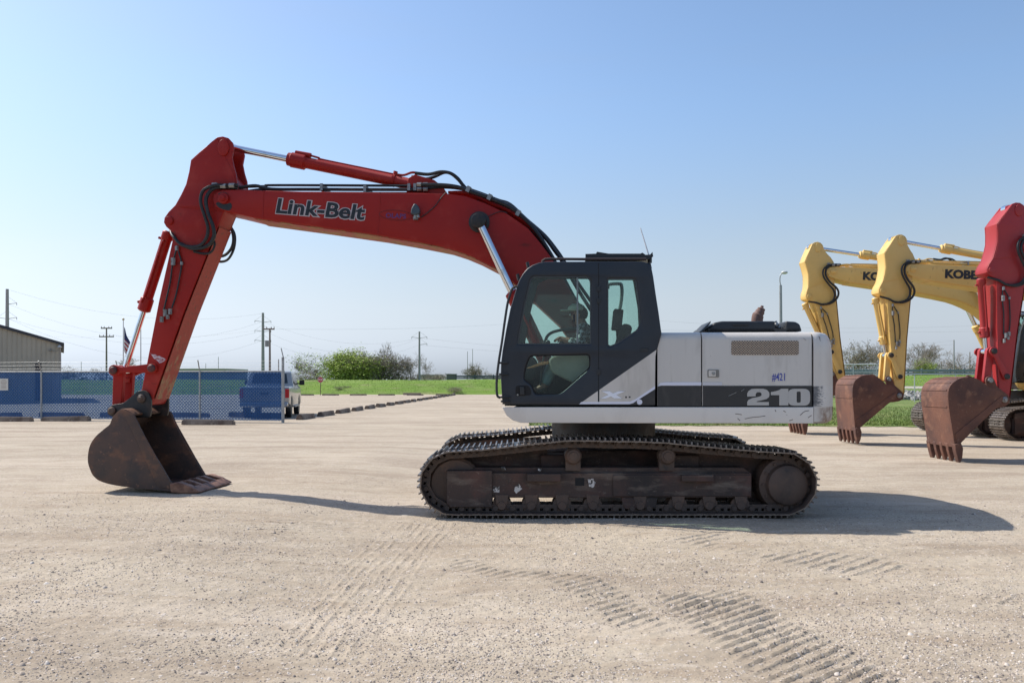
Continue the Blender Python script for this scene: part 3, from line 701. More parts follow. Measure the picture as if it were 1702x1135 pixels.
def upper_body(root, sw, up, WB, paint, main):
    c = -1.35
    X = lambda px, cc=c: U(px, 600, cc)[0]
    Z = lambda py, cc=c: U(1100, py, cc)[1]
    zt, zb, zsk = Z(552), Z(676), Z(703)
    # ---- skirt and deck
    sk = rounded([(-1.36, zb), (-1.36, zsk+.03), (-1.33, zsk), (1.33, zsk), (1.36, zsk+.03), (1.36, zb)], .02, 3)
    prof = UP([(835, 676.5), (842, 690), (853, 698.5), (866, 702.5), (1351, 703.5), (1351, 676.5)], c)
    skirt = up(plate('deck_skirt', prof, [], -1.375, -1.30, WB if not main else WHTS, root, bev=.006))
    plate('far_skirt', prof, [], 1.30, 1.375, WB if not main else WHTS, skirt, bev=.006)
    (xa, _), (xb, _) = prof[0], prof[-1]
    m = MB(); m.b2(xa+.12, xb, -1.30, 1.30, zsk+.04, zb-.01); m.build('deck', FRM, skirt)
    # ---- body panels
    def section(r=.10, y0=-1.35, y1=1.35, top=zt, bot=zb):
        out = [(y0, bot+.012)]
        for k in range(7): a = PI-PI/2*k/6; out.append((y0+r+r*math.cos(a), top-r+r*math.sin(a)))
        for k in range(7): a = PI/2-PI/2*k/6; out.append((y1-r+r*math.cos(a), top-r+r*math.sin(a)))
        out.append((y1, bot+.012)); return out
    xA0, xA1, xB1, xC = X(1091), X(1166), X(1350), X(1352)
    MB().prism_x(section(.10, -1.315, 1.315, zt-.03), xA0+.01, xC+.02).build('inner_frame', SEAM, skirt)
    fa = up(MB().prism_x(section(), xA0+.012, xA1-.006).build('body_panel', WB, root))
    fb = up(MB().prism_x(section(), xA1+.008, xB1-.006).build('engine_door', WB, root))
    # ---- counterweight with the swing-radius rear
    lev = [(703.5, -.16), (700, -.06), (694, -.02), (688, 0), (660, 0), (637, 0), (606, -.012), (590, -.03), (578, -.055), (568, -.085), (561, -.12), (556, -.17), (553, -.235), (552, -.30)]
    rings = []
    for py, dr in lev:
        z = Z(py); r = 2.76+dr; yh = 1.36-max(0, -dr-.1)*.3; th = math.asin(min(.999, yh/r)); ex = r*math.cos(th)
        r = 2.76; yh = 1.36; th = math.asin(yh/r); ex = r*math.cos(th); d_ = -dr
        pts = [(xC, -yh)]
        A_ = Vector((max(ex-.13, xC+.04), -yh)); B_ = Vector((ex, -yh)); C_ = Vector((r*math.cos(th-.10), -r*math.sin(th-.10)))
        for k in range(8): t = k/7; q = (1-t)**2*A_+2*t*(1-t)*B_+t*t*C_; pts.append(tuple(q))
        for k in range(1, 24): a = -(th-.10)+2*(th-.10)*k/24; pts.append((r*math.cos(a), r*math.sin(a)))
        full = pts+[(x, -y) for x, y in reversed(pts[:9])]
        rings.append([(xC+(x-xC)*(1-d_*(1.0 if x < ex+.12 else .8)), y*(1-max(0, d_-.06)*.35), z) for x, y in full])
    m = MB(); n = len(rings[0]); vs = [v for r_ in rings for v in r_]; fs = []
    for k in range(len(rings)-1):
        for i in range(n): fs.append((k*n+i, k*n+(i+1) % n, (k+1)*n+(i+1) % n, (k+1)*n+i))
    fs += [tuple(range(n-1, -1, -1)), tuple(range((len(rings)-1)*n, len(rings)*n))]
    m.add(vs, fs); cw = up(m.build('counterweight', WB if not main else CWM, root))
    # ---- engine hood
    hood = rounded(UP([(1172, 551), (1176, 546), (1186, 536.5), (1199, 534), (1287, 534), (1288, 548), (1303, 548), (1304, 534), (1321, 535), (1328, 539), (1332, 551)], -.9), .02, 3)
    hd = up(plate('engine_hood', hood, [], -.95, .55, BLK, root, bev=.03))
    x, z = U(1195, 541, -.9); MB().b2(x+.15, x+.33, -.975, -.96, z-.002, z+.012).build('hood_handle', BLK, hd)
    m = MB(); m.prism(UP([(1164, 551), (1175, 540), (1181.6, 533.5), (1181, 537), (1171, 549), (1168, 551)], -1.0), -1.0, -.3); m.build('hood_flap', BLK, hd)
    # exhaust
    ex = U(1258, 534, .2); zz = ex[1]
    m = MB(); P = [Vector(p) for p in ((ex[0], .2, zz-.05), (ex[0]+.01, .2, zz+.06), (ex[0]+.05, .2, zz+.14), (ex[0]+.07, .2, zz+.20))]
    m.tube(P, [.075, .075, .06, .05, .02], 14)
    up(m.build('exhaust_pipe', mat('rusty_exhaust', (.16, .09, .07), .8, layers=[((.30, .22, .20), 9, .5, .7)]), root))
    m = MB(); xx, zz = U(1293, 545, -.8); m.tube([(xx+.03, -.8, zz-.06), (xx, -.8, zz+.02), (xx-.03, -.8, zz+.08)], .016, 8); m.sphere((xx-.02, -.8, zz+.03), .035); m.tube([(xx-.05, -.78, zz+.02), (xx+.03, -.82, zz)], .018, 8)
    m.box((xx+.02, -.8, zz-.05), (.08, .08, .05)); up(m.build('hood_latch', STL, root))
    # ---- livery
    y = -1.3525
    if main:
        bz0, bz1, sz = Z(675), Z(641.5), Z(636.2)
        bf = MB(); q = UP([(1093, 675), (1093, 642), (1099, 641), (1165.5, 641), (1165.5, 675)], c); bf.prism(q, y-.002, y); bf.build('black_band', BAND, fa)
        q = UP([(1093, 641.5), (1097, 636.5), (1105, 635.2), (1165.5, 635.2), (1165.5, 640.6), (1099, 640.6), (1093, 642)], c); MB().prism(q, y-.003, y).build('white_stripe', STRIPE, fa)
        q = UP([(1168, 675), (1168, 641), (1349, 641), (1349, 675)], c); MB().prism(q, y-.002, y).build('black_band', BAND, fb)
        q = UP([(1168, 635.5), (1200, 635.5), (1200, 640.6), (1168, 640.6)], c); MB().prism(q, y-.003, y).build('white_stripe', mat('faded_stripe_film', (.58, .57, .60), .4), fb)
        # numerals 2 1 0 in a wide heavy face
        def num(outer, holes, x0):
            f = lambda pl: [U(x0+a, b, c) for a, b in pl]
            plate('lettering', f(outer), [f(h) for h in holes], y-.0055, y-.0025, SILV, fb)
        num([(0, 659), (0, 654), (2, 650), (7, 646.5), (14, 646), (27, 646), (33, 648), (36.5, 652), (37, 656), (36, 660), (32, 663), (24, 665), (17, 666.5), (15, 668), (36, 668), (36, 673.6), (0, 673.6), (0, 668), (2, 664.5), (8, 661.5), (16, 660), (22, 658.5), (24, 656.5), (23.5, 653), (20, 651.5), (16, 652), (14, 655), (14, 658.5)], [], 1241.7)
        num([(0, 651.5), (8, 650), (14, 648), (17, 646), (29, 646), (29, 673.6), (14, 673.6), (14, 656.5), (0, 656.5)], [], 1281)
        oo = rounded([(1309.5-1310, 646), (38, 646), (38, 674), (-.5, 674)], .0); 
        f = lambda pl: [U(1309.2+a, b, c) for a, b in pl]
        plate('lettering', rounded(f([(0, 646), (37, 646), (37, 674), (0, 674)]), .07, 5), [rounded(f([(14.6, 650.5), (21.4, 650.5), (21.4, 669), (14.6, 669)]), .015, 3)], y-.0055, y-.0025, SILV, fb)
        x, z = U(1283, 634, c); x2, z2 = U(1304.5, 620, c)
        text('stock_number', '#421', mat('blue_stencil', (.06, .08, .36), .6), fb, x, z, x2-x, z2-z, y, 0, .01, .0015)
        # grille and latch
        gq = rounded(UP([(1215.5, 566.3), (1327.5, 566.3), (1327.5, 589.8), (1215.5, 589.8)], c), .02, 2)
        MB().prism(gq, y-.003, y+.001).build('vent_grille', GRIL, fb)
        q = UP([(1176, 614.3), (1195, 614.3), (1195, 627), (1176, 627)], c)
        la = plate('door_latch', rounded(q, .01), [], y-.006, y, mat('latch_recess', (.20, .19, .17), .5), fb)
        q = UP([(1177.5, 615.6), (1189.5, 615.6), (1189.5, 625.8), (1177.5, 625.8)], c); lp = plate('latch_paddle', rounded(q, .01), [], y-.010, y-.005, WHT, fb)
        xx, zz = U(1185.5, 620.6, c); MB().lathe((xx, y-.008, zz), (xx, y-.016, zz), [(0, .02), (.008, .017)], 16).build('lock', STL, fb)
        # scraped band end on the counterweight
        for k in range(0):
            q = UP([(1353.5, 642), (1358, 644), (1356, 650), (1362, 655), (1357, 660), (1366, 668), (1368, 675), (1353.5, 675)], c)
            plate('worn_band', q, [], -1.364, -1.3605, BAND, cw)
        SC = mat('dark_scratch', (.10, .075, .06), .7)
        for pts_ in ([(1222, 687.5), (1227, 688), (1233, 689)], [(1238, 696), (1250, 693.5), (1262, 692.5), (1272, 691)], [(1226, 695), (1230, 699)], [(1288, 681), (1290, 684)], [(1302, 682.5), (1306, 684.5)], [(1330, 690), (1337, 684), (1345, 682)], [(1312, 699), (1318, 697)], [(1343, 694), (1349, 690)]):
            MB().tube([(a, -1.3755, b) for a, b in UP(pts_, -1.375)], .0035, 4).build('scratch', SC, skirt)
        for pts_ in ([(1335, 562), (1340, 566)], [(1232, 650), (1237, 646.5)], [(1211, 658), (1224, 652)]):
            MB().tube([(a, -1.3555, b) for a, b in UP(pts_, -1.352)], .0025, 4).build('scratch', mat('pale_scratch', (.3, .29, .27), .6), fb)
        # cab lower livery
    # ================= cab
    cy0, cy1 = -1.37, -.42
    outer = [(835, 672), (833.5, 650), (832, 625), (832.5, 604), (835, 583), (841, 548), (848, 513), (859, 476), (863, 465), (869, 455), (876, 446.5), (885, 440.5), (896, 436.5), (907, 434.8), (1067, 434.8), (1076, 437), (1083, 445), (1086, 460), (1090, 488), (1095, 520), (1099, 549.5), (1100, 554), (1096, 568), (1092, 582), (1089.5, 600), (1089, 674)]
    W1 = [(885.5, 459), (974, 459), (981, 462.5), (983, 468), (983, 572.5), (859.5, 572.5), (861, 560), (870, 510), (881, 464)]
    W2 = [(881, 590.5), (977, 588.5), (981, 592), (981, 611), (976, 616), (936, 651), (928, 655.5), (891, 655.5), (887, 652), (883, 640), (870, 631), (871, 618), (876, 600)]
    W3 = [(1009, 462.5), (1053, 462.5), (1058, 466), (1063, 500), (1065.5, 538), (1061, 549), (1026, 572), (1014, 577), (1009, 574)]
    Cc = -1.37
    out, w1, w2, w3 = (UP(q, Cc) for q in (outer, W1, W2, W3))
    w1, w2, w3 = rounded(w1, .02, 2), rounded(w2, .03, 3), rounded(w3, .03, 3)
    cab = up(plate('cab', out, [w1, w2, w3], cy0, cy0+.07, CABD, root, bev=.014, res=3))
    # far wall: larger glazing so the sky shows through
    f1 = UP([(905, 447), (984, 447), (984, 600), (860, 600), (866, 560), (876, 505), (889, 456)], Cc); f3 = UP([(1008, 447), (1062, 447), (1071, 500), (1074, 560), (1008, 575)], Cc)
    plate('far_wall', out, [rounded(f1, .03, 2), rounded(f3, .03, 2)], cy1-.05, cy1, CABD, cab, bev=.01)
    # roof, rear wall, front frame: bands that follow the outline between the two walls
    def band(name, pts, th, a, b, mm, parent, **k):
        P = [Vector(p) for p in pts]; cen_ = Vector(U(965, 560, Cc)); inn = []
        for i, p in enumerate(P):
            t_ = (P[min(i+1, len(P)-1)]-P[max(i-1, 0)]).normalized(); n_ = Vector((-t_.y, t_.x)); n_ = n_ if n_.dot(cen_-p) > 0 else -n_
            inn.append(tuple(p+n_*th))
        m_ = MB()
        for i in range(len(P)-1): m_.prism([tuple(P[i]), tuple(P[i+1]), inn[i+1], inn[i]], a, b)
        return m_.build(name, mm, parent, **k)
    io = UP([(874, 449.5), (880, 443.5), (887, 440.5), (897, 437.5), (908, 436), (1067, 436), (1075, 438.5), (1081.5, 446), (1084.5, 460)], Cc)
    band('roof', io, .05, cy0+.06, cy1-.04, CABD, cab)
    rr = UP([(1084.5, 460), (1088.5, 490), (1092, 513)], Cc); band('rear_header', rr, .04, cy0+.06, cy1-.04, CABD, cab)
    rr = UP([(1098, 556), (1091, 583), (1088, 600), (1087.5, 674)], Cc); band('rear_wall', rr, .04, cy0+.06, cy1-.04, CABD, cab)
    gg = UP([(1091.5, 513), (1097.5, 555)], Cc); band('rear_glass', gg, .008, cy0+.06, cy1-.04, GLS, cab)
    fg = UP([(834, 626), (834, 604), (837, 583), (843, 548), (850, 513), (861, 476), (866, 463), (873, 450)], Cc); band('windscreen', fg, .008, cy0+.06, cy1-.04, GLS, cab)
    fg = UP([(836.5, 671), (835, 650), (834, 626)], Cc); band('front_panel', fg, .04, cy0+.06, cy1-.04, CABD, cab)
    mid = UP([(836, 598), (837, 588)], Cc); band('windscreen_bar', mid, .05, cy0+.06, cy1-.04, CABD, cab)
    # panes
    for nm, w in (('door_pane', w1), ('lower_pane', w2), ('rear_pane', w3)):
        plate(nm, w, [], cy0+.030, cy0+.036, GLS, cab)
    plate('far_pane', f1, [], cy1-.028, cy1-.022, GLS, cab); plate('far_pane', f3, [], cy1-.028, cy1-.022, GLS, cab)
    # window gaskets and the sliding sash
    GK = mat('window_gasket', (.05, .058, .062), .55)
    def ring(name, w, th, mm, ya, yb, parent):
        P = [Vector(p) for p in w]; cen_ = sum(P, Vector((0, 0)))/len(P); o_ = []; i_ = []
        n_ = len(P)
        for i in range(n_):
            t_ = (P[(i+1) % n_]-P[i-1]); t_ = t_.normalized() if t_.length > 1e-6 else Vector((1, 0)); nn_ = Vector((-t_.y, t_.x)); nn_ = nn_ if nn_.dot(cen_-P[i]) > 0 else -nn_
            o_.append(P[i]-nn_*.004); i_.append(P[i]+nn_*th)
        m_ = MB()
        for i in range(n_): j = (i+1) % n_; m_.prism([tuple(o_[i]), tuple(o_[j]), tuple(i_[j]), tuple(i_[i])], ya, yb)
        return m_.build(name, mm, parent)
    ring('window_frame', w1, .016, GK, cy0+.012, cy0+.055, cab); ring('window_frame', w3, .016, GK, cy0+.012, cy0+.055, cab); ring('window_frame', w2, .012, SEAM, cy0+.012, cy0+.055, cab)
    q = UP([(958.3, 461), (961.2, 461), (961.2, 572), (958.3, 572)], Cc); MB().prism(q, cy0+.012, cy0+.05).build('sliding_sash', mat('grey_sash', (.16, .19, .19), .4), cab)
    q = UP([(952.5, 522), (956, 522), (956, 535), (952.5, 535)], Cc); MB().prism(q, cy0+.02, cy0+.06).build('sash_latch', BLK, cab)
    # door seam, hinges, recessed handle
    q = UP([(994.3, 437), (995.6, 437), (995.6, 672), (994.3, 672)], Cc); MB().prism(q, cy0-.0015, cy0+.01).build('door_seam', SEAM, cab)
    for py in (480, 500, 618):
        x_, z_ = U(995, py, Cc); MB().b2(x_-.02, x_+.02, cy0-.014, cy0, z_-.03, z_+.03).build('door_hinge', BLK, cab, bev=.004)
    x_, z_ = U(1071, 581, Cc); MB().b2(x_-.045, x_+.045, cy0-.008, cy0, z_-.02, z_+.02).build('vent_plug', BLK, cab, bev=.004)
    q = rounded(UP([(857, 641), (878, 640), (883, 648), (883, 657), (857, 658)], Cc), .03)
    h_ = plate('handle_recess', q, [], cy0-.003, cy0+.0, SEAM, cab)
    q = rounded(UP([(864, 642.5), (871, 642.5), (872, 656), (864, 656)], Cc), .01); plate('door_handle', q, [], cy0-.022, cy0-.003, BLK, cab, bev=.004)
    x_, z_ = U(860.5, 656, Cc); MB().lathe((x_, cy0-.002, z_), (x_, cy0-.012, z_), [(0, .012), (.008, .01)], 12).build('key_lock', STL, cab)
    # lower livery on the cab side (films 2 mm proud)
    yl = cy0-.0025
    if main:
        q = UP([(962, 671.5), (994.2, 649), (1088.6, 584.5), (1088.4, 645), (1060, 662), (1050, 668), (1040, 671.5)], Cc)
        a_ = UP([(962.5, 671.5), (993.7, 649.6), (993.7, 671.5)], Cc); MB().prism(a_, yl, cy0-.0005).build('grey_panel', WHT, cab)
        a_ = UP([(996.2, 647.8), (1091, 581.5), (1089.2, 592), (1088.6, 644), (1056, 664), (1044, 671.5), (996.2, 671.5)], Cc); MB().prism(a_, yl, cy0-.0005).build('grey_panel', WHT, cab)
        a_ = UP([(966, 668), (1047, 667.2), (1055, 664), (1088.6, 641.5), (1088.6, 646.5), (1060, 664.7), (1052, 670), (1046, 671.6), (962.6, 671.6)], Cc); MB().prism(a_, yl-.0015, yl).build('white_stripe', STRIPE, cab)
        a_ = UP([(1049, 672.5), (1061, 665.2), (1088.6, 647.3), (1088.6, 672.5)], Cc); MB().prism(a_, yl-.0015, cy0-.0005).build('black_band', BAND, cab)
        XP = [(1000, 650), (1013, 650), (1019, 653.8), (1028, 650), (1039, 650), (1024.5, 656.3), (1034, 662), (1020.5, 662), (1015.5, 658.6), (1007, 662), (998, 662), (1011.3, 655.8)]
        a_ = UP(XP, Cc); P = [Vector(p) for p in a_]; cen_ = sum(P, Vector((0, 0)))/len(P)
        plate('emblem', a_, [], yl-.003, yl-.0005, mat('emblem_white', (.8, .82, .88), .35), cab)
        k_ = UP([(996.5, 649), (1000, 649.2), (1015, 653.5), (1003, 649.0), (1041, 649), (1039, 650.5)], Cc)
        big = [tuple(cen_+(p-cen_)*1.06) for p in P]; plate('emblem_edge', big, [], yl-.0012, yl-.0002, mat('emblem_grey', (.22, .22, .24), .5), cab)
        m = MB(); q = UP([(1039, 658.5), (1042, 658.5), (1042, 661.5), (1039, 661.5)], Cc); m.prism(q, yl-.001, yl); q = UP([(1045, 658.5), (1048, 658.5), (1048, 661), (1045, 661)], Cc); m.prism(q, yl-.001, yl); m.build('emblem_mark', BAND, cab)
        x_, z_ = U(1063, 668, Cc); m = MB(); m.lathe((x_, yl-.001, z_), (x_, yl-.008, z_), [(0, .030), (.005, .030), (.005, .020), (.002, .019)], 24); m.build('lifting_hole', STRIPE, cab)
    # front handrail and roof rail
    m = MB(); P = UP([(860, 476), (852, 479), (847, 492), (843, 507), (838, 540), (834, 569), (829, 600), (825.6, 630), (825.6, 652), (827.5, 659), (832, 661)], -1.45)
    m.tube([(a, -1.44, b) for a, b in P], .014, 8)
    for px, py in ((830, 603), (830, 622), (833, 667), (833, 660)):
        x_, z_ = U(px, py, -1.44); m.cyl((x_, -1.44, z_), (x_+.09, -1.38, z_), .012, n=8)
    m.build('hand_rail', BLK, cab)
    m = MB(); P = UP([(901, 440), (902, 434), (906, 431.2), (915, 430.5), (975, 431), (1067, 431), (1074, 431)], -1.3)
    m.tube([(a, -1.3, b) for a, b in P], .016, 8, False); m.tube([(a, cy1-.05, b) for a, b in P], .016, 8, False)
    m.build('roof_rail', mat('rust_brown_rail', (.05, .032, .028), .6), cab)
    q = UP([(973, 430.6), (973, 427.6), (990, 427), (991.5, 424), (1010, 427), (1062, 427), (1065, 425.5), (1070, 429), (1078, 428.5), (1081, 425), (1082, 431), (1076, 434.5), (973, 434.5)], -1.0)
    plate('roof_hatch', q, [], -1.22, -.6, BLK, cab, bev=.004)
    m = MB(); a_, b_ = U(1080, 430, -1.1), U(1064.5, 379, -1.1); m.cyl((a_[0], -1.1, a_[1]), (b_[0], -1.1, b_[1]), .010, .006, n=8)
    m.build('antenna', mat('white_whip', (.8, .8, .8), .4), cab)
    MB().cyl((a_[0], -1.1, a_[1]-.05), (a_[0], -1.1, a_[1]+.02), .025).build('antenna_base', BLK, cab)
    for px, py in ((878.5, 440), (862.5, 460), (1081, 441)):
        x_, z_ = U(px, py, -1.3); MB().cyl((x_, -1.3, z_-.04), (x_-.015, -1.3, z_+.03), .018, n=10).build('marker_stud', BLK, cab)
    # far mirror / handrail seen through the rear window
    P = UP([(1010, 480), (1012, 473), (1028, 471.5), (1033, 475), (1033.5, 490), (1031, 510), (1027, 522)], -.3)
    up(MB().tube([(a, -.3, b) for a, b in P], .022, 8).build('far_guard_rail', mat('grey_green_rail', (.20, .25, .25), .6), root))
    # ---- interior
    zf = Z(668, -1.0)
    m = MB(); m.b2(U(838, 660, Cc)[0], U(1086, 660, Cc)[0], cy0+.08, cy1-.06, zf-.04, zf); m.build('cab_floor', INT, cab)
    xs, zs = U(985, 600, -.9)
    s = MB(); s.box((xs+.02, -.9, zf+.40), (.50, .50, .13), (0, R(-4), 0)); s.build('seat_cushion', SEATM, cab, bev=.05, seg=3)
    s = MB(); s.box((xs+.33, -.9, zf+.66), (.13, .46, .50), (0, R(16), 0)); s.build('seat_back', SEATM, cab, bev=.05, seg=3)
    hx, hz = U(1026, 532, -.9)
    s = MB(); s.box((hx+.0, -.9, hz), (.11, .27, .24), (0, R(6), 0)).cyl((hx+.01, -.97, hz-.25), (hx, -.97, hz-.1), .015).cyl((hx+.01, -.83, hz-.25), (hx, -.83, hz-.1), .015); s.build('headrest', SEATM, cab, bev=.045, seg=3)
    s = MB(); s.box((xs+.02, -.9, zf+.17), (.36, .36, .34)); s.build('seat_base', BLK, cab, bev=.02)
    s = MB()
    s.prism(rounded(UP([(912, 596), (925, 590), (978, 588), (984, 606), (960, 640), (935, 628), (915, 618)], -1.15), .05, 3), -1.22, -1.12)
    s.build('side_console', BEIGE, cab, bev=.02)
    s = MB(); s.prism(UP([(876, 612), (900, 602.5), (914, 600.5), (912, 604.5), (898, 607.5), (879, 613)], -1.1), -1.2, -.95); s.build('arm_board', WOOD, cab, bev=.004)
    s = MB(); s.prism(rounded(UP([(872, 596), (884, 590), (893, 600), (892, 625), (885, 634), (868, 630), (868, 610)], -.8), .05, 3), -.85, -.6); s.build('front_console', INT, cab, bev=.02)
    s = MB()
    for px in (903, 925):
        a_, b_ = U(px-4, 640, -.95), U(px+8, 570, -.95); s.tube([(a_[0], -.95+(px-914)*.012, a_[1]), ((a_[0]+b_[0])/2-.02, -.95+(px-914)*.012, (a_[1]+b_[1])/2), (b_[0], -.95+(px-914)*.012, b_[1])], .012, 8); s.sphere((b_[0], -.95+(px-914)*.012, b_[1]), .03)
    s.build('control_lever', BLK, cab)
    s = MB(); s.tube([(a, -.75, b) for a, b in UP([(905, 575), (908, 562), (915, 554), (930, 549), (955, 546), (975, 545)], -.75)], .018, 8); s.build('inner_guard_rail', INT, cab)
    # ---- right-hand tanks and catwalk in front of the body (far side)
    x0_, x1_ = U(960, 600, 1.0)[0], xA0
    m = MB(); m.b2(x0_, x1_-.03, .62, 1.30, zb+.01, zb+.62); up(m.build('fuel_tank', WB, root, bev=.05, seg=3))
    m = MB(); m.b2(U(985, 600, 0)[0], xA0-.01, -.40, .58, zb, zb+.45); up(m.build('slew_motor_cover', BLK, root, bev=.03))
    m = MB()
    for s_ in (-.36, .36): m.prism(UP([(952, 672), (965, 600), (985, 575), (1003, 580), (1030, 672)], 0), s_-.03, s_+.03)
    up(m.build('boom_foot_bracket', FRM, root, bev=.006))
    return cab
# ================================================================ CAMERA, SUN, SKY
cam = bpy.data.cameras.new('camera'); co = bpy.data.objects.new('camera', cam); COL.objects.link(co)
co.location = (0, 0, CH); co.rotation_euler = (PI/2, 0, 0)
cam.sensor_width = 36; cam.lens = 36*F/1702; cam.shift_y = (HY-567.5)/1702; cam.clip_end = 4000; cam.clip_start = .1
S.camera = co
SUNV = Vector((-.818, .376, 1)).normalized()
el = math.asin(SUNV.z); az = math.atan2(SUNV.x, SUNV.y)
sl = bpy.data.lights.new('sun', 'SUN'); so = bpy.data.objects.new('sun', sl); COL.objects.link(so)
sl.energy = 4.1; sl.angle = R(.55); sl.color = (1, .955, .88)
so.rotation_euler = (-SUNV).to_track_quat('-Z', 'Y').to_euler()
wd = bpy.data.worlds.new('World'); S.world = wd; wd.use_nodes = True
nt = NT(wd); wo = nt.n('ShaderNodeOutputWorld')
sk = nt.n('ShaderNodeTexSky', sky_type='NISHITA', sun_disc=False, sun_elevation=el, sun_rotation=az, altitude=10, air_density=1.0, dust_density=1.0, ozone_density=1.6)
hs = nt.n('ShaderNodeHueSaturation', {'Color': sk.outputs[0], 'Saturation': 1.06, 'Value': .96})
bw = nt.n('ShaderNodeRGBToBW', {0: sk.outputs[0]})
tn = nt.n('ShaderNodeVectorMath', {0: (.60, .67, .765), 'Scale': bw.outputs[0]}, operation='SCALE')
sz = nt.n('ShaderNodeSeparateXYZ', {0: nt.n('ShaderNodeTexCoord').outputs['Generated']})
lo_ = nt.n('ShaderNodeMapRange', {'Value': sz.outputs[2], 'From Min': 0.0, 'From Max': .34, 'To Min': 1.0, 'To Max': 0.0}, interpolation_type='SMOOTHSTEP')
cz = noise_fac(nt, nt.n('ShaderNodeMapping', {'Vector': nt.n('ShaderNodeTexCoord').outputs['Generated'], 'Scale': (1, 1, 7)}).outputs[0], 2.6, .48, .85, 7)
cz = nt.n('ShaderNodeMath', {0: cz, 1: .10}, operation='MULTIPLY').outputs[0]
cl = nt.n('ShaderNodeVectorMath', {0: (.80, .84, .88), 'Scale': bw.outputs[0]}, operation='SCALE')
bg = nt.n('ShaderNodeBackground', {'Color': mixc(nt, cz, mixc(nt, lo_.outputs[0], hs.outputs[0], tn.outputs[0]), cl.outputs[0]), 'Strength': .145}); nt.link(bg.outputs[0], wo.inputs[0])
S.view_settings.view_transform = 'Standard'; S.view_settings.look = 'None'; S.view_settings.gamma = 1; S.view_settings.exposure = .42

# ================================================================ GROUND
def rise(x, y):
    return .092*smooth01((-1.25-x)/1.9)*(1-smooth01((y-15)/13))
def vsm(t): t = np.clip(t, 0, 1); return t*t*(3-2*t)
rng = np.random.default_rng(3)
def vnoise(x, y, seed=0):
    """value noise on arrays"""
    xi = np.floor(x).astype(np.int64); yi = np.floor(y).astype(np.int64); fx = x-xi; fy = y-yi
    fx = fx*fx*(3-2*fx); fy = fy*fy*(3-2*fy)
    def h(a, b):
        n = (a*374761393+b*668265263+seed*1442695041) & 0x7fffffff
        n = ((n ^ (n >> 13))*1274126177) & 0x7fffffff
        return ((n ^ (n >> 16)) & 0xffff)/65535.0
    return (h(xi, yi)*(1-fx)+h(xi+1, yi)*fx)*(1-fy)+(h(xi, yi+1)*(1-fx)+h(xi+1, yi+1)*fx)*fy
def fbm(x, y, o, seed):
    s = 0; a = .5; t = 0
    for k in range(o): s = s+a*vnoise(x*2**k, y*2**k, seed+k); t += a; a *= .5
    return s/t
def seg_coords(x, y, pts):
    """distance across and along a polyline (arrays)"""
    best = np.full(x.shape, 1e9); along = np.zeros(x.shape); acc = 0
    for (ax, ay), (bx, by) in zip(pts[:-1], pts[1:]):
        dx, dy = bx-ax, by-ay; Ls = math.hypot(dx, dy); ux, uy = dx/Ls, dy/Ls
        t = (x-ax)*ux+(y-ay)*uy; tc = np.clip(t, 0, Ls); px = x-(ax+ux*tc); py = y-(ay+uy*tc)
        d = np.hypot(px, py); sg = np.sign(ux*(y-ay)-uy*(x-ax)); m = d < best
        best = np.where(m, d, best); along = np.where(m, acc+t, along)
        acc += Ls
    return best, along
def gp(px, py): p = G(px, py); return (p.x, p.y)
# crawler ruts: (centre line in photo pixels, half width, pitch, slant, strength)
RUTS = [([(1150, 975), (1190, 1010), (1260, 1055), (1340, 1105), (1410, 1160)], .36, .088, .62, .024, 11),
        ([(735, 925), (800, 955), (900, 960), (960, 965), (1020, 1000), (1080, 1055)], .19, .10, .5, .018, 12),
        ([(1120, 885), (1240, 905), (1380, 930), (1520, 950), (1680, 985)], .42, .12, .8, .020, 13),
        ([(715, 866), (650, 925), (600, 985), (545, 1060)], .34, .085, 1.3, .013, 14),
        ([(330, 905), (480, 880), (690, 885)], .3, .10, .9, .008, 15)]
def ground_h(x, y):
    z = .092*vsm((-1.25-x)/1.9)*(1-vsm((y-15)/13))
    near = 1-vsm((y-12)/12)
    z = z+(fbm(x*.9, y*.9, 3, 5)-.5)*.035*near+(fbm(x*5, y*5, 3, 9)-.5)*.016*near+(fbm(x*19, y*19, 2, 19)-.5)*.011*near*(1-vsm((y-8)/4))
    for pts, hw, pitch, sl_, st, sd in RUTS:
        P = [gp(a, b) for a, b in pts]; d, al = seg_coords(x, y, P)
        sgn = np.where(d < hw*1.3, 1, 0)
        patch = vsm((fbm(x*1.3, y*1.3, 2, sd)-(.30 if sd not in (11, 14) else .10))*4)
        w = (1-vsm((d-hw*.75)/(hw*.35)))*patch*vsm(al/.3)
        # slanted ridges: phase follows the ground's x direction a little
        ph = (x*math.cos(sl_)*1.0+y*math.sin(sl_)*-1.0)
        a0 = np.array(P[0]); a1 = np.array(P[-1]); u = (a1-a0)/np.linalg.norm(a1-a0)
        if sd < 14: u = np.array((.66, -.75))
        ph = (x-a0[0])*u[0]+(y-a0[1])*u[1]+(fbm(x*2.2, y*2.2, 2, sd+3)-.5)*.03
        if sd >= 14:
            nn = np.array((-u[1], u[0])) if sd >= 14 else u
            ph = (x-a0[0])*nn[0]+(y-a0[1])*nn[1]+(fbm(x*.9, y*.9, 2, sd+3)-.5)*.12; w = w*(.3+.7*(fbm(x*6, y*6, 2, sd+4) > .42))
        r_ = np.abs(((ph/pitch) % 1.0)-.5)*2
        ridge = vsm((r_-.70)/.17)*(.35+.75*fbm(x*9, y*9, 2, sd+6)+.55*(fbm(x*34, y*34, 2, sd+7)-.5))
        z = z+w*(ridge*st-st*.15)
    # contact pads: level where the excavator stands
    return z
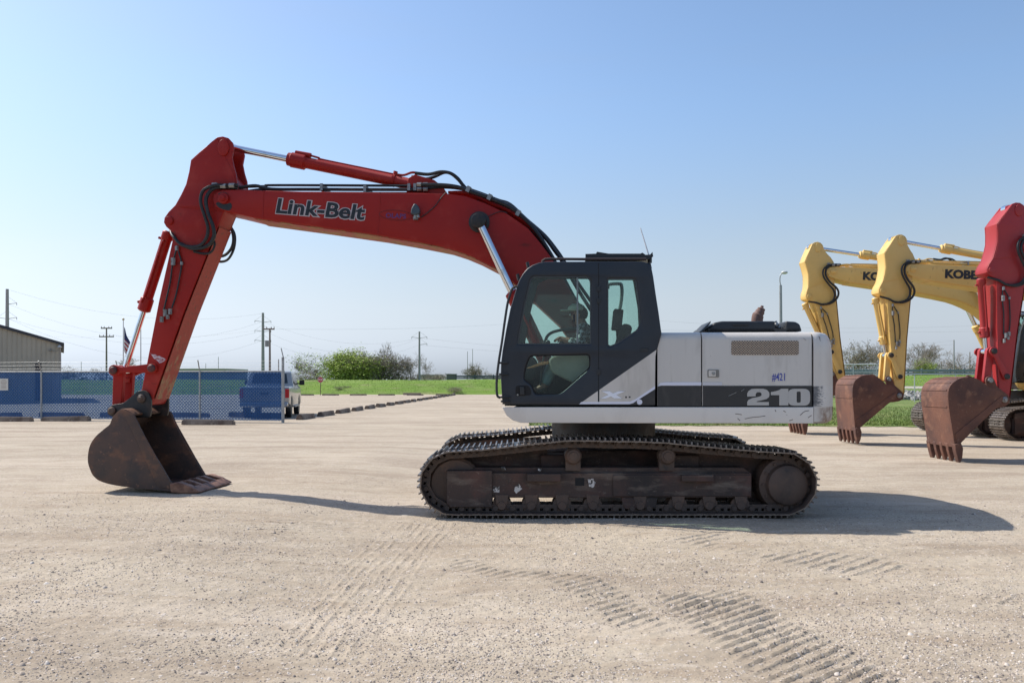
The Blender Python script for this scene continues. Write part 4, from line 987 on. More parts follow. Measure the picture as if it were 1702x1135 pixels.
def axis(a, b, step, lo, hi, g=1.12):
    c = list(np.arange(a, b, step)); x = c[-1]; s = step; r_ = []
    while x < hi: s *= g; x += s; r_.append(x)
    x = c[0]; s = step; l = []
    while x > lo: s *= g; x -= s; l.append(x)
    return np.array(l[::-1]+c+r_)
gx = axis(-4.4, 5.0, .014, -900, 900, 1.05); gy = axis(4.0, 8.7, .0125, 1.2, 1600, 1.04)
XX, YY = np.meshgrid(gx, gy); ZZ = ground_h(XX, YY)
nx, ny = len(gx), len(gy)
me = bpy.data.meshes.new('gravel_yard')
co_ = np.stack([XX, YY, ZZ], -1).reshape(-1, 3).astype('f')
me.vertices.add(nx*ny); me.vertices.foreach_set('co', co_.ravel())
ii = (np.arange(ny-1)[:, None]*nx+np.arange(nx-1)[None, :]).ravel()
fi = np.stack([ii, ii+1, ii+1+nx, ii+nx], -1).ravel()
me.loops.add(len(fi)); me.loops.foreach_set('vertex_index', fi.astype('i'))
me.polygons.add(len(ii)); me.polygons.foreach_set('loop_start', (np.arange(len(ii))*4).astype('i'))
me.update(calc_edges=True); me.polygons.foreach_set('use_smooth', np.ones(len(ii), bool)); me.update()
def ground_mat():
    m = bpy.data.materials.new('gravel_ground'); m.use_nodes = True; nt = NT(m); out = nt.n('ShaderNodeOutputMaterial')
    v = mapped(nt, world=True)
    c = mixc(nt, noise_fac(nt, v, .35, .36, .64, 8), (.40, .330, .245), (.505, .430, .325))
    c = mixc(nt, noise_fac(nt, mapped(nt, (.25, 1, 1), (0, 0, R(14)), True), .9, .47, .66, 8), c, (.31, .245, .178))
    c = mixc(nt, noise_fac(nt, mapped(nt, (.12, 1, 1), (0, 0, R(-8)), True), .55, .50, .66, 8), c, (.53, .445, .345))
    c = mixc(nt, noise_fac(nt, mapped(nt, (.3, 1, 1), (0, 0, R(10)), True), 3.2, .50, .70, 8, .7), c, (.33, .255, .18))
    c = mixc(nt, noise_fac(nt, mapped(nt, (.35, 1, 1), (0, 0, R(-20)), True), 6.5, .54, .70, 6, .7), c, (.55, .47, .375))
    # fine grit, three sizes of stone: dark, buff and pale
    g = nt.n('ShaderNodeMath', {0: noise_fac(nt, v, 70, .30, .70, 4), 1: .5}, operation='MULTIPLY').outputs[0]
    c = mixc(nt, g, c, (.33, .27, .215))
    hs = None
    for sc, thr, dark, pale in ((24, .30, .62, .40), (52, .33, .5, .5), (9.5, .16, .80, .12)):
        vo = nt.n('ShaderNodeTexVoronoi', {'Vector': v, 'Scale': float(sc), 'Randomness': 1.0})
        inside = nt.n('ShaderNodeMapRange', {'Value': vo.outputs['Distance'], 'From Min': thr, 'From Max': thr*.75}).outputs[0]
        sp = nt.n('ShaderNodeSeparateColor', {0: vo.outputs['Color']})
        isd = nt.n('ShaderNodeMath', {0: sp.outputs[0], 1: dark}, operation='GREATER_THAN').outputs[0]
        isp = nt.n('ShaderNodeMath', {0: sp.outputs[0], 1: pale*.6}, operation='LESS_THAN').outputs[0]
        patch = noise_fac(nt, v, .8, .36, .60, 5)
        fd = nt.n('ShaderNodeMath', {0: inside, 1: isd}, operation='MULTIPLY').outputs[0]
        fd = nt.n('ShaderNodeMath', {0: fd, 1: patch}, operation='MULTIPLY').outputs[0]
        fp = nt.n('ShaderNodeMath', {0: inside, 1: isp}, operation='MULTIPLY').outputs[0]
        fp = nt.n('ShaderNodeMath', {0: fp, 1: .75}, operation='MULTIPLY').outputs[0]
        c = mixc(nt, fd, c, mixc(nt, sp.outputs[1], (.13, .105, .09), (.25, .21, .185))); c = mixc(nt, fp, c, (.58, .51, .45))
        hs = nt.n('ShaderNodeMath', {0: fd, 1: hs if hs is not None else 0.0}, operation='ADD').outputs[0]
        hs = nt.n('ShaderNodeMath', {0: hs, 1: fp}, operation='ADD').outputs[0]
    nz = nt.n('ShaderNodeTexNoise', {'Vector': v, 'Scale': 38.0, 'Detail': 8.0, 'Roughness': .7})
    h = nt.n('ShaderNodeMath', {0: nz.outputs[0], 1: hs}, operation='ADD').outputs[0]
    b = nt.n('ShaderNodeBsdfPrincipled', {'Base Color': c, 'Roughness': .95, 'Specular IOR Level': .15})
    bp = nt.n('ShaderNodeBump', {'Height': h, 'Strength': .55, 'Distance': .012}); nt.link(bp.outputs[0], b.inputs['Normal'])
    nt.link(b.outputs[0], out.inputs[0]); return m
GM = ground_mat(); me.materials.append(GM)
tag(obj('gravel_yard', me), kind='structure')
# loose stones lying on the yard: nobody could count them
def stones():
    m = bpy.data.materials.new('loose_stone'); m.use_nodes = True; nt = NT(m); out = nt.n('ShaderNodeOutputMaterial')
    at = nt.n('ShaderNodeAttribute', attribute_name='tone')
    cr = nt.n('ShaderNodeValToRGB', {0: at.outputs['Fac']}); e = cr.color_ramp.elements
    e[0].position = 0; e[0].color = (.115, .095, .085, 1); e[1].position = 1; e[1].color = (.60, .54, .48, 1)
    for p_, q in ((.35, (.24, .20, .17, 1)), (.7, (.42, .34, .27, 1))): k = e.new(p_); k.color = q
    b = nt.n('ShaderNodeBsdfPrincipled', {'Base Color': cr.outputs[0], 'Roughness': .9}); nt.link(b.outputs[0], out.inputs[0])
    N = 42000
    t = rng.random(N); y = 4.05/(1-t*.62)          # denser near the lens, thinning with distance
    x = (rng.random(N)*2-1)*(y*.64+.3)
    dens = fbm(x*.8, y*.8, 4, 41); keep = rng.random(N) < np.clip((dens-.36)*4.2, .10, 1); x, y = x[keep], y[keep]; n = len(x)
    z = ground_h(x, y)
    r = .0028+.0055*rng.random(n)**2.2; big = rng.random(n) < .03; r = np.where(big, r*2.3, r)
    base = np.array([(1, 0, 0), (0, 1, 0), (-1, 0, 0), (0, -1, 0), (.0, .0, .75), (0, 0, -.6), (.7, .7, .2), (-.7, -.6, .1)])
    base = np.array([(1, 0, -.1), (.5, .86, -.1), (-.5, .86, -.1), (-1, 0, -.1), (-.5, -.86, -.1), (.5, -.86, -.1), (.45, .2, .62), (-.35, .35, .68), (-.1, -.5, .6)])
    F_ = [(0, 1, 6), (1, 2, 7), (1, 7, 6), (2, 3, 7), (3, 4, 8), (3, 8, 7), (4, 5, 8), (5, 0, 6), (5, 6, 8), (6, 7, 8)]
    a = rng.random(n)*2*PI; ca, sa = np.cos(a), np.sin(a)
    jit = .75+.5*rng.random((n, 9, 3)); V = base[None]*jit*r[:, None, None]
    sx = .8+.5*rng.random(n); V[:, :, 0] *= sx[:, None]
    X_ = V[:, :, 0]*ca[:, None]-V[:, :, 1]*sa[:, None]+x[:, None]; Y_ = V[:, :, 0]*sa[:, None]+V[:, :, 1]*ca[:, None]+y[:, None]; Z_ = V[:, :, 2]+z[:, None]+.001
    vs = np.stack([X_, Y_, Z_], -1).reshape(-1, 3).astype('f')
    f = (np.array(F_)[None]+np.arange(n)[:, None, None]*9).reshape(-1)
    me = bpy.data.meshes.new('loose_stones'); me.vertices.add(n*9); me.vertices.foreach_set('co', vs.ravel())
    me.loops.add(len(f)); me.loops.foreach_set('vertex_index', f.astype('i')); npol = len(f)//3
    me.polygons.add(npol); me.polygons.foreach_set('loop_start', (np.arange(npol)*3).astype('i')); me.update(calc_edges=True)
    at_ = me.attributes.new('tone', 'FLOAT', 'POINT'); tone = np.where(rng.random(n) < .30, .12+rng.random(n)*.3, .45+.55*rng.random(n)); at_.data.foreach_set('value', np.repeat(tone, 9).astype('f'))
    me.materials.append(m); tag(obj('loose_stones', me), 'small loose stones scattered over the pale gravel yard', 'stones', kind='stuff')
stones()

# ---------------------------------------------------------------- grass and berm
GRS = mat('grass', (.155, .195, .060), .9, spec=.2, world=True, layers=[((.155, .215, .05), .25, .40, .62), ((.08, .13, .03), 1.3, .45, .68), ((.26, .235, .11), .45, .52, .72), ((.16, .22, .05), 6, .5, .72)], bump=(5, .8, .08))
GRSB = mat('berm_grass', (.15, .235, .034), .9, spec=.15, world=True, layers=[((.12, .205, .03), .16, .42, .64, (1, .4, 3)), ((.19, .27, .06), .6, .50, .70, (.3, 1, 2.0)), ((.24, .225, .11), .8, .52, .72, (.3, 1, 5))], bump=(2, .6, .1))
def sheet(name, poly, z, m, kind='structure', sub=None):
    me = bpy.data.meshes.new(name); me.from_pydata([(x, y, z) for x, y in poly], [], [tuple(range(len(poly)))]); me.update(); me.materials.append(m)
    return tag(obj(name, me), kind=kind)
def edge_line(pts, n, amp, seed):
    out = []; rr = random.Random(seed)
    for (a, b) in zip(pts[:-1], pts[1:]):
        for k in range(n): t = k/n; out.append((a[0]+(b[0]-a[0])*t+rr.uniform(-amp, amp), a[1]+(b[1]-a[1])*t+rr.uniform(-amp, amp)))
    out.append(pts[-1]); return out
lawn_edge = edge_line([(.6, 94), (.3, 60), (.75, 28.6), (8, 28.2), (16, 27.4), (70, 26)], 24, .22, 4)
sheet('lawn', lawn_edge+[(140, 26), (140, 66.5), (60, 66.5), (40, 90), (.6, 95)], .015, GRS)
def strip_mesh(name, xs, prof, m, amp=.05, seed=1, lift=None):
    """terrain strip: prof = [(y, z)], swept over xs"""
    vs = []; fs = []
    for i, x in enumerate(xs):
        for j, (y, z) in enumerate(prof):
            k = lift(x) if lift else 1
            vs.append((x, y+math.sin(x*.03+seed)*.6, z*k+(noise.noise(Vector((x*.12, y*.3, seed)))*amp*2 if 0 < j < len(prof)-1 else 0)))
    n = len(prof)
    for i in range(len(xs)-1):
        for j in range(n-1): fs.append((i*n+j, (i+1)*n+j, (i+1)*n+j+1, i*n+j+1))
    me = bpy.data.meshes.new(name); me.from_pydata(vs, [], fs); me.update(); finish(me, m, 60)
    return tag(obj(name, me), kind='structure')
bx_ = [-180+3*i for i in range(150)]
strip_mesh('berm', bx_, [(96, -.05), (97.5, .2), (100, .85), (103, 1.45), (106, 1.72), (112, 1.75), (125, 1.5), (160, .9), (400, .5)], GRSB, .06, 1, lambda x: 1+.35*smooth01((x-30)/25))
ROCK = mat('limestone_riprap', (.40, .38, .35), .95, world=True, layers=[((.20, .19, .18), 2.2, .45, .58), ((.55, .53, .50), 1.2, .5, .7)], bump=(3, 1, .3))
strip_mesh('path', [14+3*i for i in range(50)], [(84.5, .60), (85, .86), (88.5, 1.0), (89, 1.0)], mat('pale_path', (.42, .38, .32), .9), .01, 4)
strip_mesh('ditch_bank', [10+3*i for i in range(50)], [(66, -.03), (70, .10), (74, .42), (84.5, .8), (89, 1.02), (96.5, 1.05)], GRS, .04, 4)
# broken rock in the ditch
m = MB(); rr = random.Random(5)
for i in range(1500):
    x = rr.uniform(27, 66); y = rr.uniform(66.5, 71.5); s_ = rr.uniform(.12, .36)
    m.box((x, y, (y-66)*.10+s_*.25), (s_, s_*rr.uniform(.6, 1.2), s_*rr.uniform(.5, .9)), (rr.uniform(0, 3), rr.uniform(0, 3), rr.uniform(0, 3)))
tag(m.build('riprap', ROCK), 'pale broken rock lining the ditch behind the yellow excavators', 'rocks', kind='stuff')
# grass blades where the lawn meets the gravel, and on the berm crest
def blades(name, label, N, fx, hgt, wid, m, seed):
    r_ = np.random.default_rng(seed); V = []; Fc = []
    P = fx(r_, N); x, y, z = P; n = len(x)
    a = r_.random(n)*2*PI; h = hgt*(.5+r_.random(n)); w = wid*(.6+.8*r_.random(n)); ln = (r_.random((n, 2))-.5)*h[:, None]*.7
    dx, dy = np.cos(a)*w, np.sin(a)*w
    v = np.stack([np.stack([x-dx, y-dy, z], -1), np.stack([x+dx, y+dy, z], -1), np.stack([x+ln[:, 0], y+ln[:, 1], z+h], -1)], 1).reshape(-1, 3)
    me = bpy.data.meshes.new(name); me.vertices.add(n*3); me.vertices.foreach_set('co', v.astype('f').ravel())
    me.loops.add(n*3); me.loops.foreach_set('vertex_index', np.arange(n*3, dtype='i')); me.polygons.add(n); me.polygons.foreach_set('loop_start', (np.arange(n)*3).astype('i'))
    me.update(calc_edges=True); me.materials.append(m); tag(obj(name, me), label, 'grass', kind='stuff')
def f1_(r_, N):
    y = 26.5+r_.random(N)**2*22; x = .6+r_.random(N)*(y*.66); 
    k = y > 28.6-(x-.75)*.045+ (fbm(x*.8, y*.8, 3, 8)-.5)*1.6; return x[k], y[k], np.full(k.sum(), .012)
blades('lawn_grass', 'short green grass growing beyond the gravel under the parked machines', 60000, f1_, .07, .010, GRS, 1)
def f2_(r_, N):
    x = r_.random(N)*190-95; y = 97+r_.random(N)*9; z = np.interp(y, [97, 100, 103, 106], [.15, .85, 1.45, 1.72])*(1+.35*vsm((x-30)/25)); return x, y, z-.03
blades('berm_grass_tufts', 'uneven long grass along the green berm', 26000, f2_, .11, .018, GRSB, 2)
# ================================================================ BACKGROUND
def cw_mat():
    m = bpy.data.materials.new('counterweight_paint'); m.use_nodes = True; nt = NT(m); out = nt.n('ShaderNodeOutputMaterial')
    sp = nt.n('ShaderNodeSeparateXYZ', {0: mapped(nt)}); X_, Z_ = sp.outputs[0], sp.outputs[2]
    def mul(a, b): return nt.n('ShaderNodeMath', {0: a, 1: b}, operation='MULTIPLY').outputs[0]
    def mr(v, a, b, c=0.0, d=1.0): return nt.n('ShaderNodeMapRange', {'Value': v, 'From Min': a, 'From Max': b, 'To Min': c, 'To Max': d}).outputs[0]
    c = mixc(nt, noise_fac(nt, mapped(nt), 2.5, .5, .8), (.63, .585, .53), (.54, .50, .45))
    z0, z1 = U(1353, 675, -1.35)[1], U(1353, 641, -1.35)[1]
    zone = mul(mr(Z_, z0-.01, z0+.01), mr(Z_, z1, z1-.01)); brush = noise_fac(nt, mapped(nt, (1, 1, 3)), 22, .35, .75)
    x0 = U(1352, 650, -1.35)[0]
    g = nt.n('ShaderNodeMath', {0: brush, 1: mr(X_, x0, x0+.26, .75, -.75)}, operation='ADD').outputs[0]
    c = mixc(nt, mul(zone, mr(g, .55, .85)), c, (.030, .028, .028)); c = mixc(nt, mul(mul(zone, .35), brush), c, (.75, .76, .80))
    low = mr(Z_, z0-.005, z0-.02); rn = noise_fac(nt, mapped(nt), 7, .34, .56)
    c = mixc(nt, mul(mul(low, rn), mr(X_, x0+.02, x0+.14)), c, (.17, .085, .05)); c = mixc(nt, noise_fac(nt, mapped(nt, (1, 1, .4)), 17, .66, .72), c, (.2, .14, .1))
    b = nt.n('ShaderNodeBsdfPrincipled', {'Base Color': c, 'Roughness': .45, 'Coat Weight': .1}); nt.link(b.outputs[0], out.inputs[0]); return m
CWM = cw_mat()
CONC = mat('weathered_concrete', (.24, .19, .15), .9, layers=[((.12, .085, .065), 3, .42, .66), ((.34, .29, .24), 9, .55, .75)], bump=(25, .5))
CONCG = mat('grey_concrete', (.28, .25, .22), .9, layers=[((.15, .12, .10), 3, .45, .68)], bump=(25, .5))
GALV = mat('galvanised_steel', (.36, .37, .37), .5, metal=.5, layers=[((.25, .25, .25), 8, .5, .7)])
ORD = ['first', 'second', 'third', 'fourth', 'fifth', 'sixth', 'seventh', 'eighth', 'ninth', 'tenth', 'eleventh', 'twelfth', 'thirteenth', 'fourteenth', 'fifteenth', 'sixteenth', 'seventeenth', 'eighteenth', 'nineteenth', 'twentieth']
def stop_mesh(L_=1.83, w=.21, h=.165):
    m = MB(); n = 6
    sec = [(-w/2, 0), (-w/2, h*.35), (-w*.28, h), (w*.28, h), (w/2, h*.35), (w/2, 0)]
    m.prism_x(sec, -L_/2+.05, L_/2-.05)
    for s in (-1, 1): m.prism_x([(a*.9, b*.8) for a, b in sec], s*(L_/2-.05), s*L_/2)
    return m.mesh('wheel_stop', CONC)
STOP = stop_mesh()
def wheel_stop(p, rz, label, group, sc=1.0):
    o = obj('wheel_stop', STOP, None, (p[0], p[1], rise(p[0], p[1])-.005), (random.uniform(-.02, .02), random.uniform(-.03, .03), rz)); o.scale = (1, sc, sc)
    return tag(o, label, 'wheel stop', group)
# row running away from the pickup
A_ = Vector((-8.40, 33.7)); B_ = Vector((-6.45, 90.8)); n_ = 19
dir_ = (B_-A_).normalized()
for k in range(n_):
    t = A_.lerp(B_, k/(n_-1))
    lab = '%s concrete wheel stop counted from the pickup in the row running away' % ORD[k] if k < n_-1 else 'farthest wheel stop of the row running away, where it meets the berm row'
    wheel_stop(t, math.atan2(dir_.y, dir_.x)+random.uniform(-.06, .06), lab, 'wheel stops running away across the yard', 1.25)
for k, (a, b) in enumerate([(496, 520), (534, 565), (580, 611), (627, 658), (674, 706), (722, 754)]):
    x = ((a+b)/2-CX)/F*90.5
    wheel_stop((x, 90.5), random.uniform(-.02, .02), '%s wheel stop from the pickup in the row at the foot of the berm' % ORD[k], 'wheel stops along the berm')
fl_ = [(-5, 33, 700.5, 'wooden brown wheel stop in front of the blue fence at its left end'), (73, 147, 700, 'pale wheel stop in front of the blue fence left of the bucket'), (303, 390, 706, 'worn wheel stop in front of the blue fence right of the bucket')]
for a, b, y, lab in fl_:
    p = G((a+b)/2, y); wheel_stop(p, random.uniform(-.02, .02), lab.replace('wooden ', ''), 'wheel stops in front of the blue fence', 1.15)
for a, b, lab in [(-8, 26, 'left of the white sign post'), (58, 131, 'right of the fence post near the shed'), (160, 196, 'behind the bucket linkage'), (236, 342, 'right of the arm'), (376, 470, 'under the tail of the pickup')]:
    p = G((a+b)/2, 694); o = wheel_stop((p.x, 35.2), 0, 'wheel stop seen through the blue fence, '+lab, 'wheel stops behind the blue fence', 1.1)
    o.scale = ((b-a)*35.2/F/1.83, 1.1, 1.3)
# low planks lying by the berm row
MB().box(((685-CX)/F*94, 94, .12), (2.0, .5, .22)).build('timber_stack', mat('grey_timber', (.28, .22, .17), .9))
tag(bpy.data.objects['timber_stack'], 'low stack of grey timbers lying at the foot of the berm', 'timber')

# ---------------------------------------------------------------- chain-link fence with blue screening
def fence_mat():
    m = bpy.data.materials.new('blue_screen'); m.use_nodes = True; nt = NT(m); out = nt.n('ShaderNodeOutputMaterial')
    v = mapped(nt, (1/.085, 0, 1/.105))
    v2 = mapped(nt, (1/.09, 0, 1/.09), (0, R(45), 0))
    vo = nt.n('ShaderNodeTexVoronoi', {'Vector': v2, 'Scale': 1.0, 'Randomness': 0.12})
    hole = nt.n('ShaderNodeMapRange', {'Value': vo.outputs['Distance'], 'From Min': .30, 'From Max': .22}).outputs[0]
    sx = nt.n('ShaderNodeSeparateXYZ', {0: mapped(nt)})
    wv = nt.n('ShaderNodeMath', {0: nt.n('ShaderNodeMath', {0: sx.outputs[0], 1: 2*PI/.085}, operation='MULTIPLY').outputs[0]}, operation='SINE').outputs[0]
    c = mixc(nt, noise_fac(nt, mapped(nt, (1, 1, .15)), 2.0, .35, .7), (.026, .072, .19), (.036, .088, .22))
    c = mixc(nt, nt.n('ShaderNodeMapRange', {'Value': wv, 'From Min': .75, 'From Max': 1.0}).outputs[0], c, (.06, .11, .24))
    df = nt.n('ShaderNodeBsdfDiffuse', {'Color': c}); tl = nt.n('ShaderNodeBsdfTranslucent', {'Color': c}); ad = nt.n('ShaderNodeMixShader', {0: .35, 1: df.outputs[0], 2: tl.outputs[0]})
    tr = nt.n('ShaderNodeBsdfTransparent', {'Color': (.62, .80, 1, 1)})
    op = nt.n('ShaderNodeMapRange', {'Value': hole, 'To Min': .15, 'To Max': .62}).outputs[0]
    mx = nt.n('ShaderNodeMixShader', {0: op, 1: ad.outputs[0], 2: tr.outputs[0]}); nt.link(mx.outputs[0], out.inputs[0]); return m
FM = fence_mat()
P0 = G(-60, 697.2); P1_ = G(473, 702.3)
fz = (Vector((P1_.x, P1_.y))-Vector((P0.x, P0.y))); flen = fz.length; fa = math.atan2(fz.y, fz.x)
fen = thing('chain_link_fence', 'chain link fence screened in blue with three strands of barbed wire', 'fence', (P0.x, P0.y, 0), fa)
m = MB(); 
for k in range(int(flen/.5)):
    x0, x1 = k*flen/int(flen/.5), (k+1)*flen/int(flen/.5); m.add([(x0, .012*math.sin(k*2.1), .08), (x1, .012*math.sin((k+1)*2.1), .08), (x1, .012*math.sin((k+1)*2.1+.6), 1.88), (x0, .012*math.sin(k*2.1+.6), 1.88)], [(0, 1, 2, 3)])
m.build('blue_screen', FM, fen)
m = MB(); m.cyl((0, 0, 1.9), (flen, 0, 1.9), .024, n=8); m.cyl((0, .0, .07), (flen, .0, .07), .008, n=6); m.build('top_rail', GALV, fen)
m = MB()
for k, z in enumerate((2.02, 2.15, 2.28)): m.tube([(flen*i/12, -.06-.09*k, z-(.012 if i % 3 else 0)) for i in range(13)], .0028, 4, False)
m.build('barbed_wire', GALV, fen)
def f_at(px): # distance along the fence where a photo column meets it
    d = Vector(((px-CX)/F, 1)); u = fz.normalized(); M = Matrix(((d.x, -u.x), (d.y, -u.y))); s = M.inverted() @ Vector((P0.x, P0.y)); return s.y
for px, r_ in ((70, .034), (198, .03), (333, .034), (471, .055)):
    s = f_at(px); m = MB(); m.cyl((s, -.04, 0), (s, -.04, 1.92), r_, n=12)
    if px != 471: m.cyl((s, -.04, 1.9), (s+.12 if px < 100 else s+.10, -.34, 2.32), .022, n=8)
    else: m.cyl((s, -.04, 1.9), (s, -.04, 2.42), .05, n=12); m.cyl((s+.02, -.04, 2.4), (s-.04, -.10, 2.75), .02, n=8)
    m.build('fence_post', GALV, fen)
# notices on the fence
PAP = mat('white_notice', (.62, .60, .54), .7)
for a, b, y0, y1, lab in ((1, 15, 629, 649, 'small white notice on the blue fence at the left edge'), (268, 282, 626, 652, 'pale notice board behind the excavator arm on the blue fence')):
    s0, s1 = f_at(a), f_at(b); yy = (P0.y+P1_.y)/2; z1, z0 = CH-(y0-HY)/F*yy, CH-(y1-HY)/F*yy
    pt = Vector((P0.x, P0.y))+fz.normalized()*((s0+s1)/2)
    sg = thing('notice_sign', lab, 'sign', (pt.x, pt.y-.06, 0), fa)
    w = (s1-s0)/2; MB().b2(-w, w, -.008, .008, z0, z1).build('board', PAP, sg)
    m = MB(); rr = random.Random(int(a))
    for k in range(7):
        z = z1-(z1-z0)*(.14+.115*k); wl = w*rr.uniform(.45, .8); m.b2(-wl, wl, -.0105, -.008, z-.010, z+.010)
    m.build('faded_lines', mat('faded_print', (.33, .28, .24), .7), sg)

# ---------------------------------------------------------------- metal shed
def shed():
    corner = G(101, 668.5); Y = corner.y; sc = F/Y
    ze = CH+(HY-573)/sc
    an = R(28.5)
    b = thing('metal_shed', 'tan ribbed metal shed with a dark sloping roof edge', 'building', (corner.x, corner.y, 0), an)
    # local x runs left (negative) along the gable wall
    W_ = 17.0; pitch = .30
    WALL = mat('tan_ribbed_sheet', (.40, .36, .285), .55, layers=[((.34, .31, .245), .6, .4, .7)])
    zr = ze+W_/2*pitch; m = MB()
    n = int(W_/.3)
    # ribbed gable wall
    for k in range(n):
        x1 = -k*W_/n; x0 = -(k+1)*W_/n; f = lambda x: ze+min(-x, W_+x)*pitch
        m.add([(x0, 0, 0), (x1-.06, 0, 0), (x1-.06, 0, f(x1-.06)), (x0, 0, f(x0))], [(0, 1, 2, 3)])
        m.add([(x1-.06, 0, 0), (x1-.045, -.035, 0), (x1-.015, -.035, 0), (x1, 0, 0), (x1-.06, 0, f(x1-.06)), (x1-.045, -.035, f(x1-.045)), (x1-.015, -.035, f(x1-.015)), (x1, 0, f(x1))], [(0, 1, 5, 4), (1, 2, 6, 5), (2, 3, 7, 6)])
    m.add([(0, 0, 0), (0, 18, 0), (0, 18, ze), (0, 0, ze)], [(0, 1, 2, 3)])
    m.add([(-W_, 0, 0), (-W_, 18, 0), (-W_, 18, ze), (-W_, 0, ze)], [(0, 3, 2, 1)])
    m.add([(0, 18, 0), (-W_, 18, 0), (-W_, 18, ze), (-W_/2, 18, zr), (0, 18, ze)], [(0, 1, 2, 3, 4)])
    m.build('wall', WALL, b)
    RF = mat('dark_roof_trim', (.028, .030, .038), .5)
    m = MB()
    for s in (0, 1):
        xa, xb = (.22, -W_/2) if not s else (-W_-.22, -W_/2)
        m.add([(xa, -.25, ze-.066), (xb, -.25, zr), (xb, 18.2, zr), (xa, 18.2, ze-.066), (xa, -.25, ze-.066+.20), (xb, -.25, zr+.24), (xb, 18.2, zr+.24), (xa, 18.2, ze+.12)],
              [(0, 3, 2, 1), (4, 5, 6, 7), (0, 1, 5, 4), (2, 3, 7, 6), (0, 4, 7, 3)])
    m.build('roof', RF, b)
    MB().b2(-.06, .02, -.045, .03, 0, ze).build('corner_trim', mat('pale_trim', (.34, .31, .28), .6), b)
    def loc(px, py):       # pixel to the wall's own coordinates
        d = Vector(((px-CX)/F, 1)); u = Vector((math.cos(an), math.sin(an))); Mx = Matrix(((d.x, -u.x), (d.y, -u.y))); r_ = Mx.inverted() @ Vector((corner.x, corner.y)); return r_.y, CH-(py-HY)/F*r_.x
    x0, z1 = loc(58.5, 604); x1, _ = loc(69, 604)
    MB().b2(x0, x1, -.05, .05, .15, z1).build('door', mat('dark_door', (.035, .03, .03), .5), b)
    x, z = loc(99, 575); m = MB(); m.lathe((x, -.3, z+.05), (x, -.3, z-.12), [(0, .05), (.06, .10), (.14, .16), (.17, .14)], 14); m.cyl((x, 0, z+.03), (x, -.3, z+.05), .02); m.build('wall_lamp', mat('lamp_grey', (.5, .5, .48), .5), b)
    x, z = loc(84, 582); m = MB(); m.sphere((x, -.12, z), .09).tube([(x, -.1, z), (x+.35, -.1, z-.08), (x+.55, -.1, z+.1), (x+.6, -.1, z+.4)], .015, 6); m.build('camera_cable', STL, b)
shed()
# low grey building beyond the berm
p = W(330, 618, 150); b = thing('low_warehouse', 'long low grey warehouse roof showing above the blue fence', 'building', (p.x, 150, 0), 0)
MB().b2(-5.5, 5.0, 0, 12, 0, CH+(HY-614.6)/F*150).build('wall', mat('grey_sheet', (.30, .31, .31), .6), b)
MB().b2(-5.6, 5.1, -.2, 12.2, CH+(HY-614.6)/F*150, CH+(HY-612.4)/F*150).build('roof', mat('pale_roof', (.42, .40, .36), .6), b)

